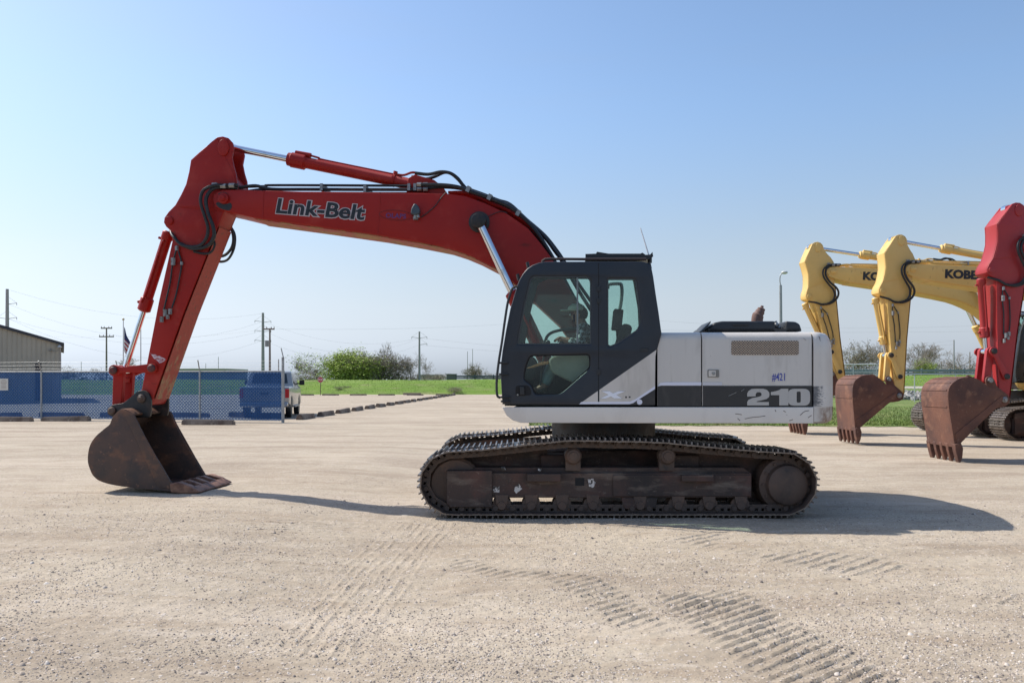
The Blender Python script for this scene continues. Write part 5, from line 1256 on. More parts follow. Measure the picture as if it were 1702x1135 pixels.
# ---------------------------------------------------------------- pickup truck seen past the fence end
def pickup():
    Yr = 33.6; xr = (477-CX)/F*Yr                     # right rear corner
    t = thing('pickup_truck', 'silver pickup truck parked tail-on behind the end of the blue fence', 'truck', (xr-.97, Yr+.15, 0), R(9.5))
    P_ = mat('silver_car_paint', (.36, .36, .35), .3, metal=.35, coat=.5, layers=[((.30, .29, .27), 2, .45, .7)])
    DK = mat('car_black', (.015, .015, .016), .5)
    GL = mat('car_glass', (.02, .025, .028), .08, spec=.8)
    hw = .98
    # side profile in (y forward, z): bed, cab, bonnet
    prof = [(0, .62), (0, 1.18), (.02, 1.30), (1.75, 1.32), (1.80, 1.34), (2.05, 1.93), (2.25, 1.98), (3.5, 1.97), (3.7, 1.92), (4.25, 1.38), (5.3, 1.27), (5.72, 1.10), (5.80, .70), (5.78, .50), (5.15, .45)]
    def arch(c): return [(c+.50*math.cos(a), .42+.50*math.sin(a)) for a in [PI*k/10 for k in range(11)]]
    prof += arch(4.75)+[(4.2, .45), (1.75, .45)]+arch(1.22)+[(.7, .52)]
    me = plate_mesh(rounded(prof, .05, 2), [], -hw, hw, .05, 'body', P_)
    # turn (x, y-depth, z) so that the profile runs forward along y
    M = Matrix(((0, 1, 0, 0), (1, 0, 0, 0), (0, 0, 1, 0), (0, 0, 0, 1)))
    me.transform(M); bm = bmesh.new(); bm.from_mesh(me); bmesh.ops.reverse_faces(bm, faces=bm.faces)
    for v in bm.verts:                                 # tumblehome above the belt line
        if v.co.z > 1.36: v.co.x *= 1-(v.co.z-1.36)*.22
    bm.to_mesh(me); bm.free()
    body = obj('body', me, t)
    m = MB()
    for s in (-1, 1):
        for y0, y1, y2, y3 in ((2.12, 2.72, 2.28, 2.70), (2.80, 3.55, 2.80, 3.40)):
            m.add([(s*(hw+.004), y0, 1.42), (s*(hw+.004), y1+(.25 if y1 > 3 else 0), 1.42), (s*(hw-.105), y3+(.10 if y1 > 3 else 0), 1.88), (s*(hw-.105), y2, 1.88)], [(0, 1, 2, 3)])
    m.add([(-.75, 1.83, 1.45), (.75, 1.83, 1.45), (.68, 2.0, 1.86), (-.68, 2.0, 1.86)], [(0, 1, 2, 3)])
    m.build('window', GL, t)
    m = MB(); m.b2(-.95, .95, -.14, .02, .50, .66); m.build('rear_bumper', mat('car_chrome', (.6, .6, .6), .2, metal=1), t, bev=.02)
    for s in (-1, 1):
        m = MB(); m.b2(s*.90-.075, s*.90+.085, -.012, .12, .85, 1.22); m.build('tail_light', mat('tail_red', (.45, .02, .02), .25, layers=[((.75, .6, .6), 9, .6, .62, (.2, .2, 1))]), t, bev=.01)
        m = MB(); m.b2(s*1.08, s*1.30, 3.62, 3.75, 1.36, 1.58); m.b2(s*.93, s*1.12, 3.66, 3.72, 1.40, 1.46); m.build('side_mirror', DK, t, bev=.02)
        for y in (1.22, 4.75):
            w = thing('wheel', None, None); w.parent = t; w.location = (s*.86, y, .40)
            MB().lathe((-.12, 0, 0), (.12, 0, 0), [(0, .25), (.01, .38), (.04, .40), (.20, .40), (.23, .38), (.24, .25)], 28).build('tyre', DK, w)
            MB().lathe((-.11, 0, 0), (.115, 0, 0), [(0, .24), (.02, .25), (.19, .25), (.20, .20), (.21, .05)], 20).build('rim', mat('rim', (.35, .35, .35), .4, metal=.7), w)
    for s in (-1, 1): MB().b2(s*.90, s*1.06, 1.9, 4.1, .42, .48).build('side_step', mat('rim', (.35, .35, .35), .4, metal=.7), t)
    m = MB(); m.b2(-.93, .93, -.006, .01, 1.2, 1.22); m.b2(-.16, .16, -.02, .0, .98, 1.06); m.build('tailgate_trim', DK, t)
pickup()

# ---------------------------------------------------------------- stop sign
def oct_sign():
    Y = 91; x = (532.5-CX)/F*Y; t = thing('stop_sign', 'red stop sign on a thin post at the foot of the berm', 'sign', (x, Y, 0), 0)
    zc = CH-(631-HY)/F*Y; r = .34
    MB().b2(-.03, .03, 0, .05, 0, zc+.3).build('post', mat('brown_post', (.14, .09, .07), .8), t)
    o8 = lambda q: [(q*math.cos(R(22.5+45*k)), zc+q*math.sin(R(22.5+45*k))) for k in range(8)]
    plate('sign_border', o8(r), [], -.012, -.004, mat('sign_white', (.7, .68, .66), .5), t)
    plate('sign_face', o8(r*.93), [], -.016, -.0125, mat('sign_red', (.42, .04, .05), .5), t)
    text('lettering', 'STOP', mat('sign_white', (.7, .68, .66), .5), t, -.24, zc-.11, .48, .22, -.017, 0, .02, .002)
oct_sign()

# ---------------------------------------------------------------- poles, flags, light mast
WOODP = mat('pole_timber', (.22, .185, .16), .85); PSTL = mat('hazed_pole_steel', (.33, .32, .31), .6, metal=.3)  # pole steel colour is lightened to paint in distance haze
def pole(name, label, px, ytop, Y, r, m, cat='utility pole', arms=(), group=None, extra=None, zb=0.0):
    x = (px-CX)/F*Y; zt = CH+(HY-ytop)/F*Y
    t = thing(name, label, cat, (x, Y, zb), 0, group)
    r *= .8; MB().cyl((0, 0, 0), (0, 0, zt-zb), r*1.15, r*.7, n=12).build('pole', m, t)
    for (y, half, th, dy) in arms:
        z = CH+(HY-y)/F*Y-zb; a = MB().b2(-half+dy, half+dy, -.1, .1, z-th, z+th)
        for k in (-1, -.45, .45, 1): a.cyl((k*half*.95+dy, 0, z+th), (k*half*.95+dy, 0, z+th+.18), .05, n=6)
        a.build('crossarm', m, t)
    if extra: extra(t, zt-zb, Y)
    return t, zt
def brk(ys, side):
    def f(t, zt, Y):
        m = MB()
        for (y, s) in ys:
            z = CH+(HY-y)/F*Y; L_ = 1.15*s
            m.cyl((0, 0, z), (L_, 0, z+.18), .035, n=6); m.cyl((L_, 0, z+.18), (0, 0, z+1.0), .012, n=6); m.cyl((L_, 0, z+.18), (L_, 0, z-.1), .035, n=8)
        m.build('insulator_bracket', PSTL, t)
    return f
pole('transmission_pole', 'tall dark steel transmission pole rising behind the metal shed roof', 12, 480.5, 100, .30, PSTL, arms=(), extra=brk([(530, 1), (506, 1), (530, -1)], 1))
pole('utility_pole', 'timber utility pole with two crossarms left of the flagpole', 177, 544.5, 115, .16, WOODP, arms=((545.5, .75, .08, 0), (559.5, 1.0, .08, 0)))
pole('transmission_pole', 'tall slim steel transmission pole beside the pickup, taller of the close pair', 437, 520, 118, .30, PSTL, extra=brk([(536, 1), (551.5, 1), (567.5, 1), (535, -1), (551, -1), (567, -1)], 1))
def tfm(t, zt, Y):
    z = CH+(HY-571)/F*Y; MB().cyl((-.35, 0, z-.35), (-.35, 0, z+.35), .22, n=12).build('transformer', STL, t)
pole('utility_pole', 'timber utility pole with a transformer, shorter of the close pair', 448.5, 545.5, 95, .17, WOODP, arms=((547, .62, .08, -.1),), extra=tfm)
pole('transmission_pole', 'slim steel pole standing in the bare trees beyond the berm', 697, 551, 125, .22, PSTL, extra=brk([(562, 1), (573, 1), (562, -1)], 1))
for px, yt, lab in ((777, 584, 'thin distant mast, left of the two near the lone round tree'), (785.5, 580, 'thin distant mast, right of the two near the lone round tree'), (363, 593, 'thin distant mast over the low warehouse'), (135, 601, 'tiny distant mast right of the metal shed'), (342, 604, 'short distant post over the low warehouse')):
    pole('mast', lab, px, yt, 230, .12, PSTL, cat='mast', group='thin far masts')
pole('utility_pole', 'thin grey pole between the rear yellow arms, beyond the rail fence', 1585.5, 565, 120, .14, PSTL)
pole('utility_pole', 'short leaning dark post beside the red arm', 1612, 585, 120, .10, WOODP)
pole('mast', 'short grey post just left of the fence corner post', 463, 597, 60, .07, PSTL, cat='mast')
# flagpoles with the drooping flag
def flagpole(px, yt, label, flag):
    Y = 62; t, zt = pole('flagpole', label, px, yt, Y, .055, mat('flagpole_white', (.55, .55, .54), .4), cat='flagpole')
    MB().sphere((0, 0, zt+.06), .09).build('finial', mat('pale_gold', (.5, .42, .25), .35), t)
    if flag:
        rows = 26; cols = 14; m = MB(); vs = []
        for i in range(rows):
            u = i/(rows-1)
            for j in range(cols):
                v = j/(cols-1); w = .95*(.25+.75*math.sin(PI*min(1, u*.95+.12))**.8)
                x = .06+v*w*(.5+.6*u if u < .6 else 1.15-.4*u); y = .12*math.sin(v*9+u*3)*v; z = zt-.5-u*1.75-v*v*.75*(1-u)-v*.55
                vs.append((x, y, z))
        fs = [(i*cols+j, i*cols+j+1, (i+1)*cols+j+1, (i+1)*cols+j) for i in range(rows-1) for j in range(cols-1)]
        me = bpy.data.meshes.new('flag'); me.from_pydata(vs, [], fs)
        for c_ in ((.02, .03, .10), (.35, .03, .04), (.6, .58, .56)): me.materials.append(mat('flag_%d' % int(c_[0]*100), c_, .8))
        for k, p_ in enumerate(me.polygons):
            i, j = divmod(k, cols-1); p_.material_index = 0 if (i < 13 and j < 8) else (1 if (i//2) % 2 == 0 else 2); p_.use_smooth = True
        o = obj('flag', me); o.location = t.location; tag(o, 'striped red and white flag with blue canton hanging limp from its pole', 'flag')
        sd = o.modifiers.new('thick', 'SOLIDIFY'); sd.thickness = .006
flagpole(205, 532, 'left flagpole with a drooping flag, beside the bucket cylinder', True)
flagpole(234, 527, 'bare flagpole right of the flag, behind the excavator linkage', False)
# street lamp above the engine cover
def street_lamp():
    Y = 60; x = (1298.5-CX)/F*Y; z = lambda y: CH+(HY-y)/F*Y
    t = thing('street_lamp', 'tall grey lamp post with curved arm rising behind the engine hood', 'street lamp', (x, Y, 0))
    MB().cyl((0, 0, 0), (-.05, 0, z(474)), .14, .10, n=14).build('pole', GALV, t)
    MB().tube([(-.05, 0, z(474)), (-.10, 0, z(466)), (-.06, 0, z(458)), (.10, 0, z(454)), (.24, 0, z(453))], .04, 8).build('lamp_arm', GALV, t)
    MB().sphere((.24, 0, z(453)), .22, sc=(1.1, .8, .55)).build('lamp_head', mat('lamp_pale', (.6, .6, .58), .4), t)
street_lamp()
# overhead wires: one object per span bundle
WIRE = mat('wire', (.18, .18, .19), .6)
def wires(label, spans, r=.022):
    r *= .36
    m = MB()
    for (a, b, sag) in spans:
        A0, B0 = W(*a), W(*b); m.tube([tuple(A0.lerp(B0, k/10)-Vector((0, 0, sag*4*(k/10)*(1-k/10)))) for k in range(11)], r, 4, False)
    tag(m.build('overhead_wire', WIRE), label, 'wire')
wires('pale wires strung from the shed pole to the tall steel pole', [((15, 506, 100), (433, 536, 118), 3.2), ((15, 530, 100), (433, 551, 118), 2.4), ((12, 481, 100), (437, 521, 118), 2.0), ((15, 530, 99), (433, 567, 117), 3.5)], .018)
wires('wires between the crossarm pole and the transformer pole', [((182, 558, 115), (440, 547, 95), .6), ((60, 556, 120), (177, 559, 115), .3)], .016)
wires('wires running right from the tall steel pole to the pole in the trees', [((441, 536, 118), (697, 562, 125), 1.8), ((441, 551, 118), (697, 562, 125), 2.6), ((441, 567, 118), (697, 573, 125), 2.4), ((452, 547, 95), (838, 539, 130), .3)], .016)
wires('wires running from the pole in the trees past the cab to the right', [((697, 562, 125), (1585, 566, 140), 2.4), ((697, 573, 125), (1585, 572, 140), 2.2), ((838, 539, 130), (1750, 548, 130), .8), ((1080, 532, 130), (1750, 534, 130), 1.2)], .018)

# ---------------------------------------------------------------- trees
BARK = mat('grey_bark', (.13, .105, .085), .9); TWIG = mat('bare_twigs', (.26, .215, .18), .9, layers=[((.19, .16, .125), .8, .4, .7)])
LEAFG = mat('spring_leaves', (.40, .49, .09), .8, layers=[((.28, .38, .07), .5, .4, .65), ((.36, .46, .09), 1.5, .5, .7)]); LEAFB = mat('budding_leaves', (.24, .215, .12), .85, layers=[((.18, .20, .08), .7, .45, .65)])
def tree_meshes(seed, H, spread, levels=5, leaf=None, leaf_n=0, thin=1.0, low=.25, stems=1):
    rr = random.Random(seed); tr = MB(); tw = MB(); tips = []
    def seg(m, p, q, r0, r1, n): m.cyl(p, q, r0, r1, n, caps=False)
    def grow(p, d, ln, r, lv):
        q = p; steps = 3 if lv < 2 else 2
        for k in range(steps):
            d = (d+Vector((rr.gauss(0, .16), rr.gauss(0, .16), rr.gauss(.03, .1)))).normalized(); q2 = q+d*ln/steps
            r2 = r*(1-.22*(k+1)/steps*1.5)
            seg(tr if lv < 2 else tw, q, q2, max(r, .014*thin), max(r2*.9, .011*thin), 6 if lv < 2 else 3); q = q2; r = r2*.95
            if lv >= 1 and lv < levels and rr.random() < .7:
                side = Vector((rr.gauss(0, 1), rr.gauss(0, 1), rr.gauss(.3, .5))).normalized(); grow(q, (d*.55+side*.8*spread).normalized(), ln*rr.uniform(.5, .75), r*.55, lv+1)
        tips.append((q, lv))
        if lv < levels:
            for k in range(rr.choice((2, 3, 3)) if lv else rr.choice((4, 5))):
                side = Vector((rr.gauss(0, 1), rr.gauss(0, 1), rr.gauss(.15, .4))).normalized(); grow(q, (d*.6+side*.75*spread).normalized(), ln*rr.uniform(.62, .85), r*.62, lv+1)
    for st in range(stems):
        a = rr.random()*2*PI; k_ = 0 if stems == 1 else rr.uniform(.15, .75)*spread
        grow(Vector((math.cos(a)*.12*k_, math.sin(a)*.12*k_, 0)), Vector((math.cos(a)*k_, math.sin(a)*k_, 1)).normalized(), H*low*rr.uniform(.8, 1.2), H*.022/stems**.4, 0 if stems == 1 else 1)
    zmax = max(v[2] for v in tw.v); k = H/zmax
    tr.v = [(x*k, y*k, z*k) for x, y, z in tr.v]; tw.v = [(x*k, y*k, z*k) for x, y, z in tw.v]
    T = bpy.data.meshes.new('trunk'); T.from_pydata(tr.v, [], tr.f); T.update(); finish(T, BARK, 80)
    if leaf:
        for i in range(leaf_n):
            q, lv = rr.choice(tips); c = Vector(q)*k+Vector((rr.gauss(0, .30), rr.gauss(0, .30), rr.gauss(0, .28)))*(H/6)
            if stems > 3 and rr.random() < .4: c.z *= rr.uniform(.25, .9)
            s = rr.uniform(.05, .12)*H/6; a = Vector((rr.gauss(0, 1), rr.gauss(0, 1), rr.gauss(0, 1))).normalized(); u, v = frame_of(a); tw.add([c+u*s, c+v*s*.7, c-u*s, c-v*s*.7], [(0, 1, 2, 3)])
    C_ = bpy.data.meshes.new('crown'); C_.from_pydata(tw.v, [], tw.f); C_.update()
    nb = len(C_.polygons)-(leaf_n if leaf else 0); C_.materials.append(TWIG)
    if leaf:
        C_.materials.append(leaf)
        for p_ in list(C_.polygons)[nb:]: p_.material_index = 1
    return T, C_
KIND = {'bare': [tree_meshes(11, 6, .9, 5, thin=1.0, low=.26), tree_meshes(12, 6, .8, 5, thin=1.0, low=.3, stems=3), tree_meshes(15, 6, .7, 5, thin=1.0, low=.34, stems=2)],
        'bud': [tree_meshes(21, 6, .9, 5, LEAFB, 3200, 1.1, .3, 5), tree_meshes(22, 6, .9, 5, LEAFB, 1800, 1.1, .3, 4)],
        'green': [tree_meshes(31, 6, 1.0, 5, LEAFG, 16000, .8, .28, 7), tree_meshes(33, 6, 1.0, 5, LEAFG, 12000, .8, .3, 6)],
        'bush': [tree_meshes(41, 6, 1.0, 4, LEAFB, 2600, 1.3, .35, 7)]}
def tree(kind, var, px, ytop, Y, wide, label, group=None, zb=1.2, ybase=None):
    T, C_ = KIND[kind][var]; x = (px-CX)/F*Y; h = CH+(HY-ytop)/F*Y-zb
    t = thing('tree' if kind != 'bush' else 'bush', label, 'tree' if kind != 'bush' else 'bush', (x, Y, zb), random.uniform(0, 6), group)
    t.scale = (h/6*wide, h/6*wide, h/6); obj('trunk', T, t); obj('crown', C_, t); return t
TR = [('bare', 0, 487, 598, 128, 1.0, 'spreading bare tree just right of the pickup'), ('bare', 1, 507, 594, 132, .7, 'taller thin bare tree right of the pickup mirror'), ('bud', 1, 530, 606, 138, 1.6, 'low hazy brushy tree behind the stop sign'),
      ('green', 0, 578, 581, 124, 1.75, 'bright green leafing tree, left and brightest of the clump'), ('green', 1, 608, 576, 127, 1.7, 'green topped tree in the middle of the clump'), ('bud', 0, 634, 580, 123, 1.5, 'brown green budding tree, right half of the clump'), ('bud', 1, 650, 588, 124, 1.5, 'dark brushy tree at the right shoulder of the clump'),
      ('bare', 2, 645, 566, 128, .62, 'tallest bare tree sticking out above the green clump'), ('bare', 1, 684, 584, 128, .9, 'bare tree left of the steel pole'), ('bare', 0, 676, 600, 124, .8, 'small bare tree between the clump and the steel pole'), ('bare', 2, 706, 592, 132, .8, 'thin bare tree right of the steel pole'),
      ('bud', 0, 795, 601, 150, .9, 'lone round bare tree left of the cab'), ('bush', 0, 718, 618, 150, 2.2, 'low far brush right of the steel pole'), ('bush', 0, 828, 617, 170, 1.6, 'low far brush directly left of the cab'),
      ('bud', 1, 96+20, 607, 190, 1.5, 'far low tree right of the shed corner'), ('bare', 1, 150, 608, 190, 1.3, 'far bare tree left of the two-armed pole'), ('bare', 0, 224, 592, 150, 1.0, 'round bare tree between the two flagpoles'),
      ('bare', 0, 1405, 578, 118, .9, 'bare tree right of the leftmost yellow arm'), ('bud', 0, 1428, 566, 122, .8, 'dense bare tree between the two yellow arms'), ('bare', 1, 1444, 560, 118, .8, 'tall bare tree left of the middle arm'), ('bare', 1, 1515, 560, 114, 1.15, 'wide spreading bare tree right of the middle yellow arm'), ('bare', 2, 1494, 574, 118, .7, 'bare tree close behind the middle yellow arm'),
      ('green', 1, 1541, 590, 118, .8, 'small tree with a dull green lower crown, right of the spreading tree'), ('bare', 0, 1560, 571, 120, .8, 'bare tree left of the thin grey pole'), ('bare', 2, 1578, 582, 122, .9, 'short bare tree at the thin grey pole'), ('bush', 0, 1600, 596, 122, 1.6, 'brush beside the red arm')]
for i, (k, v, px, yt, Y, wd_, lab) in enumerate(TR): tree(k, v, px, yt, Y, wd_, lab, 'trees along the far treeline', zb=1.3 if Y < 140 else .6)
tree('bush', 0, 563, 641, 99, 1.8, 'small grey brown bush at the foot of the berm below the green tree', 'bushes on the berm', zb=.5)
tree('bush', 0, 577, 640, 100, 1.2, 'darker bush right beside the grey bush at the berm foot', 'bushes on the berm', zb=.5)
tree('bush', 0, 754, 641, 97.5, 2.0, 'dark green bush at the berm foot near the farthest wheel stop', 'bushes on the berm', zb=.1)
# far brush line: one hazy mass
m = MB(); rr = random.Random(9); tw = MB()
for i in range(9000):
    x = rr.uniform(-200, 200); 
    if -20 < x < -4 and rr.random() < .6: continue
    Y = rr.uniform(150, 210); h = (1.2+1.6*abs(noise.noise(Vector((x*.06, 0, 2))))*2)*(.35 if -22 < x < 0 else 1)*rr.random(); p = Vector((x, Y, .8+h))
    a = Vector((rr.gauss(0, 1), rr.gauss(0, 1), rr.gauss(0, 1))).normalized(); u, v = frame_of(a); s = rr.uniform(.15, .5); tw.add([p+u*s, p+v*s*.5, p-u*s, p-v*s*.5], [(0, 1, 2, 3)])
    if i % 3 == 0: tw.add([(x, Y, .6), (x+.05, Y, .6), (x+rr.gauss(0, .4), Y, .8+h*1.3)], [(0, 1, 2)])
tag(tw.build('far_brush', mat('far_brush_brown', (.16, .14, .10), .9, world=True, layers=[((.11, .12, .06), .05, .45, .6)])), 'low brown far-off brush along the horizon', 'brush', kind='stuff')

# ---------------------------------------------------------------- rail fences and guard rails
def rail_fence(name, label, x0, x1, Y, ztop, npost, rails, m, cat='fence', mesh_=None, post_r=.04, zb=0.0, y1=None):
    t = thing(name, label, cat, (x0, Y, zb)); y1 = Y if y1 is None else y1; ln = math.hypot(x1-x0, y1-Y); t.rotation_euler = (0, 0, math.atan2(y1-Y, x1-x0))
    for z, r in rails: MB().cyl((0, 0, z), (ln, 0, z), r, n=8).build('rail', m, t)
    for k in range(npost):
        x = ln*k/(npost-1); MB().cyl((x, 0, 0), (x, 0, ztop), post_r, n=8).build('post', m, t)
    if mesh_: 
        q = MB()
        n = int(ln/.28)
        for i in range(n):
            for s in (0, 1):
                x = i*.28; hgt = ztop-.08; q.add([(x, 0, .05) if not s else (x, 0, hgt), (x+.012, 0, .05) if not s else (x+.012, 0, hgt), (min(x+hgt*.8, ln)+.012, .0, hgt) if not s else (min(x+hgt*.8, ln)+.012, 0, .05), (min(x+hgt*.8, ln), 0, hgt) if not s else (min(x+hgt*.8, ln), 0, .05)], [(0, 1, 2, 3)])
        q.build('wire_mesh', m, t)
    return t
GALB = mat('bright_galvanised', (.50, .51, .50), .5, metal=.2)
rail_fence('chain_link_fence', 'low chain link fence with a pale top rail crossing behind the red bucket', (1452-CX)/F*61, 66, 61, 2.05, 14, ((2.05, .035),), GALB, mesh_=True)
rail_fence('gate_panel', 'taller pale pipe gate between the leftmost and middle yellow arms', (1380-CX)/F*60, (1447-CX)/F*60, 60, 2.8, 3, ((2.75, .05), (2.2, .03)), GALB, cat='gate', mesh_=True, y1=59)
def guard(name, label, x0, x1, Y, z0, z1, m, n):
    t = thing(name, label, 'guard rail', ((x0), Y, 0)); ln = x1-x0
    MB().b2(0, ln, -.1, .1, z0+(z1-z0)*.55, z1).build('beam', m, t); MB().b2(0, ln, -.06, .06, z0+(z1-z0)*.1, z0+(z1-z0)*.4).build('beam', m, t)
    for k in range(n): MB().b2(ln*k/(n-1)-.1, ln*k/(n-1)+.1, .1, .25, z0-.8, z1+.15).build('post', m, t)
zz = lambda y, Y: CH+(HY-y)/F*Y
GD = mat('grey_bridge_rail', (.22, .25, .27), .7)
guard('guard_rail', 'grey road guard rail on the skyline behind the right-hand buckets', (1370-CX)/F*112, (1720-CX)/F*112, 112, zz(623, 112), zz(614, 112), GD, 16)
guard('guard_rail', 'dark road guard rail on the skyline just left of the cab', (758-CX)/F*140, (1100-CX)/F*140, 140, zz(630, 140), zz(624, 140), mat('dark_guard_rail', (.07, .09, .11), .7), 12)
p = W(748, 626, 142); b = thing('far_shed', 'small dark flat shed on the skyline left of the cab', 'building', (p.x, 142, 0)); MB().b2(-.6, .9, 0, 3, 0, zz(622.5, 142)).build('wall', mat('far_grey', (.14, .14, .14), .8), b); MB().b2(-.75, 1.05, -.1, 3.1, zz(622.5, 142), zz(621.3, 142)).build('roof', mat('far_grey_roof', (.2, .2, .2), .8), b)
p = W(720, 626, 165); b = thing('far_trailer', 'long pale trailer on the skyline right of the steel pole', 'trailer', (p.x, 165, 0)); MB().b2(-3.2, 1.9, 0, 2.4, zz(630, 165), zz(622.5, 165)).build('box', mat('far_pale', (.32, .29, .27), .8), b); MB().b2(2.0, 3.4, .2, 2.2, zz(630, 165), zz(625, 165)).build('cab', mat('far_white', (.42, .42, .42), .6), b)
# ================================================================ PEOPLE
def skin(name, nodes, edges, m, parent=None, sub=2):
    keys = list(nodes); me = bpy.data.meshes.new(name); me.from_pydata([nodes[k][0] for k in keys], [(keys.index(a), keys.index(b)) for a, b in edges], []); me.update()
    o = bpy.data.objects.new(name, me); link(o, parent); md = o.modifiers.new('Skin', 'SKIN'); md.use_smooth_shade = True
    sv = me.skin_vertices[0].data
    for i, k in enumerate(keys):
        r = nodes[k][1]; sv[i].radius = (r, r) if not isinstance(r, tuple) else r; sv[i].use_root = (i == 0)
    s = o.modifiers.new('Sub', 'SUBSURF'); s.levels = sub; s.render_levels = sub
    me.materials.append(m); return o
def operator(root_loc):
    """seated at the levers, facing the bucket (-x), leaning a little forward"""
    SKIN = mat('skin', (.30, .14, .09), .6); PLAID = mat('plaid', (.2, .2, .2), .9)
    pm = PLAID; nt = NT(pm); out = nt.n('ShaderNodeOutputMaterial'); 
    v = mapped(nt, (1, 1, 1), (R(20), R(25), 0)); 
    ck = nt.n('ShaderNodeTexChecker', {'Vector': v, 'Color1': (.55, .56, .57, 1), 'Color2': (.01, .012, .016, 1), 'Scale': 24.0}); nz = noise_fac(nt, v, 18, .45, .6)
    c = mixc(nt, nz, ck.outputs[0], (.05, .055, .06)); b = nt.n('ShaderNodeBsdfPrincipled', {'Base Color': c, 'Roughness': .9}); nt.link(b.outputs[0], out.inputs[0])
    JEAN = mat('faded_jeans', (.13, .19, .20), .9, layers=[((.20, .28, .28), 9, .45, .7)]); BOOT = mat('boots', (.05, .035, .025), .7)
    t = thing('person', 'operator in a dark plaid shirt, jeans and pale cap seated at the controls', 'person', root_loc)
    q = lambda px, py, y=0.0: (U(px, py, -.92)[0], y, U(px, py, -.92)[1]-ZB)
    ZB = root_loc[2]; RX = root_loc[0]
    def w(px, py, y=0.0):
        a, b_ = U(px, py, -.92); P = Vector((a*math.cos(SW), a*math.sin(SW), 0)); return (a-LX, y, b_-ZB)
    LX = LXX
    n = {'pelvis': (w(984, 602), .155), 'waist': (w(981, 584), .145), 'chest': (w(975, 558), .165), 'neckb': (w(968, 541), .075), 'neck': (w(963, 533), .058),
         'skull': (w(960, 523), .098), 'jaw': (w(955.5, 528.5), .060), 'nose': (w(948.5, 526), .018)}
    e = [('pelvis', 'waist'), ('waist', 'chest'), ('chest', 'neckb'), ('neckb', 'neck'), ('neck', 'skull'), ('skull', 'jaw'), ('jaw', 'nose')]
    for s, sx in ((-1, 'n'), (1, 'f')):
        dx = 0 if s < 0 else -4
        n.update({'sh'+sx: (w(971, 547, s*.19), .062), 'el'+sx: (w(964+dx, 573, s*.25), .048), 'wr'+sx: (w(941+dx, 566, s*.19), .030), 'pm'+sx: (w(935+dx, 563.5, s*.17), .034),
                  'hp'+sx: (w(978, 604, s*.10), .098), 'kn'+sx: (w(926+dx, 596, s*.15), .070), 'an'+sx: (w(905+dx, 642, s*.14), .045), 'to'+sx: (w(890+dx, 650, s*.15), .038)})
        e += [('chest', 'sh'+sx), ('sh'+sx, 'el'+sx), ('el'+sx, 'wr'+sx), ('wr'+sx, 'pm'+sx), ('pelvis', 'hp'+sx), ('hp'+sx, 'kn'+sx), ('kn'+sx, 'an'+sx), ('an'+sx, 'to'+sx)]
        for k, (oy, ln, dz) in enumerate(((-.030, .8, 0), (-.010, 1.0, .004), (.010, .95, .003), (.028, .75, 0))):
            b0 = Vector(n['pm'+sx][0]); p1 = b0+Vector((-.045*ln, oy, .008+dz)); p2 = p1+Vector((-.025*ln, 0, -.018)); p3 = p2+Vector((-.006, 0, -.022*ln))
            for j, (pp, rr_) in enumerate(((p1, .0095), (p2, .0085), (p3, .0075))): n['f%s%d%d' % (sx, k, j)] = (tuple(pp), rr_)
            e += [('pm'+sx, 'f%s%d0' % (sx, k)), ('f%s%d0' % (sx, k), 'f%s%d1' % (sx, k)), ('f%s%d1' % (sx, k), 'f%s%d2' % (sx, k))]
        b0 = Vector(n['pm'+sx][0]); p1 = b0+Vector((-.01, -s*.035, -.012)); p2 = p1+Vector((-.025, -s*.006, -.02))
        n['t%s0' % sx] = (tuple(p1), .011); n['t%s1' % sx] = (tuple(p2), .009); e += [('pm'+sx, 't%s0' % sx), ('t%s0' % sx, 't%s1' % sx)]
    skin('body', n, e, SKIN, t)
    g = .013
    sh = {k: (n[k][0], n[k][1]+g) for k in ('pelvis', 'waist', 'chest', 'neckb', 'shn', 'shf', 'eln', 'elf')}
    for sx in 'nf':
        a, b_ = Vector(n['el'+sx][0]), Vector(n['wr'+sx][0]); sh['cu'+sx] = (tuple(a.lerp(b_, .86)), .043)
    skin('shirt', sh, [('pelvis', 'waist'), ('waist', 'chest'), ('chest', 'neckb'), ('chest', 'shn'), ('chest', 'shf'), ('shn', 'eln'), ('shf', 'elf'), ('eln', 'cun'), ('elf', 'cuf')], PLAID, t)
    tr_ = {k: (n[k][0], n[k][1]+g) for k in ('pelvis', 'hpn', 'hpf', 'knn', 'knf', 'ann', 'anf')}; tr_['pelvis'] = (n['pelvis'][0], .15)
    skin('trousers', tr_, [('pelvis', 'hpn'), ('pelvis', 'hpf'), ('hpn', 'knn'), ('hpf', 'knf'), ('knn', 'ann'), ('knf', 'anf')], JEAN, t)
    for sx in 'nf': skin('boot', {'a': (n['an'+sx][0], .055), 'h': (tuple(Vector(n['an'+sx][0])+Vector((0, 0, -.05))), .052), 'b': (n['to'+sx][0], .046)}, [('a', 'h'), ('h', 'b')], BOOT, t, 1)
    hd = Vector(n['skull'][0]); m = MB()
    m.sphere(tuple(hd+Vector((.016, 0, .012))), .108, 18, 10, (1, .92, .95)); m.v = [v for v in m.v]
    hm = m.mesh('hair', mat('dark_hair', (.02, .015, .012), .8))
    bm = bmesh.new(); bm.from_mesh(hm); bmesh.ops.delete(bm, geom=[v for v in bm.verts if v.co.x < hd.x-.035 or v.co.z < hd.z-.055], context='VERTS'); bm.to_mesh(hm); bm.free(); obj('hair', hm, t)
    m = MB(); c = hd+Vector((-.012, 0, .045))
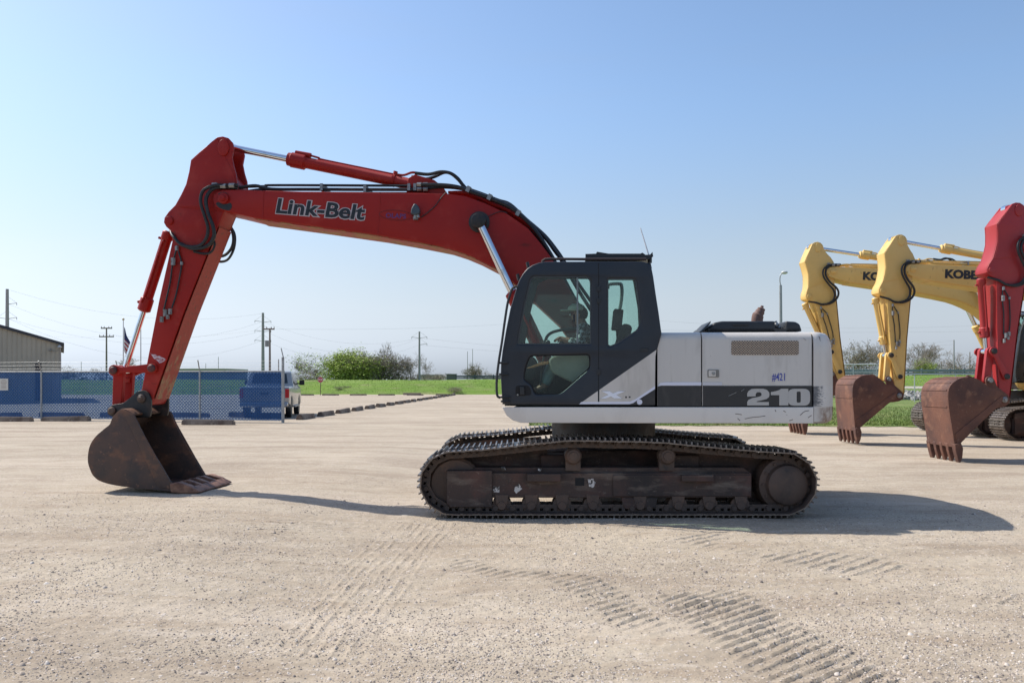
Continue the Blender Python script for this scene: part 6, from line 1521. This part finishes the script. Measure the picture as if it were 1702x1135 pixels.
    m.lathe(tuple(c+Vector((.0, 0, 0))), tuple(c+Vector((0, 0, .09))), [(0, .108), (.03, .106), (.06, .088), (.085, .045), (.09, .012)], 20)
    m.prism_x([( -.07, c.z+.0), (.07, c.z+.0), (.06, c.z+.012), (-.06, c.z+.012)], c.x-.19, c.x-.06)
    m.build('cap', mat('pale_cap', (.42, .46, .38), .85), t, bev=.004)
    for s in (-1, 1):
        MB().sphere(tuple(hd+Vector((-.088, s*.033, .0))), .012).build('eye', mat('eye_white', (.5, .5, .48), .3), t)
        MB().sphere(tuple(hd+Vector((.008, s*.096, -.012))), .026, sc=(.7, .35, 1.1)).build('ear', SKIN, t)
    t.rotation_euler = (0, 0, SW)
    return t

# ================================================================ MACHINES
exc = build_excavator('red boom crawler excavator with a white body and black cab, nearest in the yard', 'excavator', 'excavators parked in the yard', (R0.x, R0.y, 0), SW, RED, REDBOUNCE, WHT, BKT, word='Link-Belt', main=True)
LXX = U(975, 600, -.92)[0]
lx, ly = LXX, -.92
operator((R0.x+lx*math.cos(SW)-ly*math.sin(SW), R0.y+lx*math.sin(SW)+ly*math.cos(SW), U(1000, 668, -1.0)[1]))
def place(tip_px, tip_py, Y, sc=1.0):
    tx, tz = U(372, 330, -.27); p = W(tip_px, tip_py, Y); return (p.x-tx*sc, Y, 0), p.z-tz*sc
for (lab, px, py, Y, sc, paint, worn, body, aa, ba, word) in (
        ('red crawler excavator cut off by the right edge, its rusty bucket on the gravel', 1699, 416, 16.05, 1.055, REDF, REDF, WHT, 13.3, -76, ''),
        ('middle yellow crawler excavator, its boom lettering partly hidden by the red arm', 1508, 450, 20.2, 1.085, YEL, YEL, YEL, 17, -80, 'KOBELCO'),
        ('farthest yellow crawler excavator, its arm rising right behind the white counterweight', 1378, 455, 24.2, 1.205, YEL, YEL, YEL, 27.6, -78, 'KOBELCO')):
    loc, dz = place(px, py, Y, sc)
    print('placed', lab[:20], loc, 'tip dz', round(dz, 3))
    build_excavator(lab, 'excavator', 'excavators parked in the yard', loc, 0.0, paint, worn, body, RUST, R(aa), R(ba), word, False, sc)
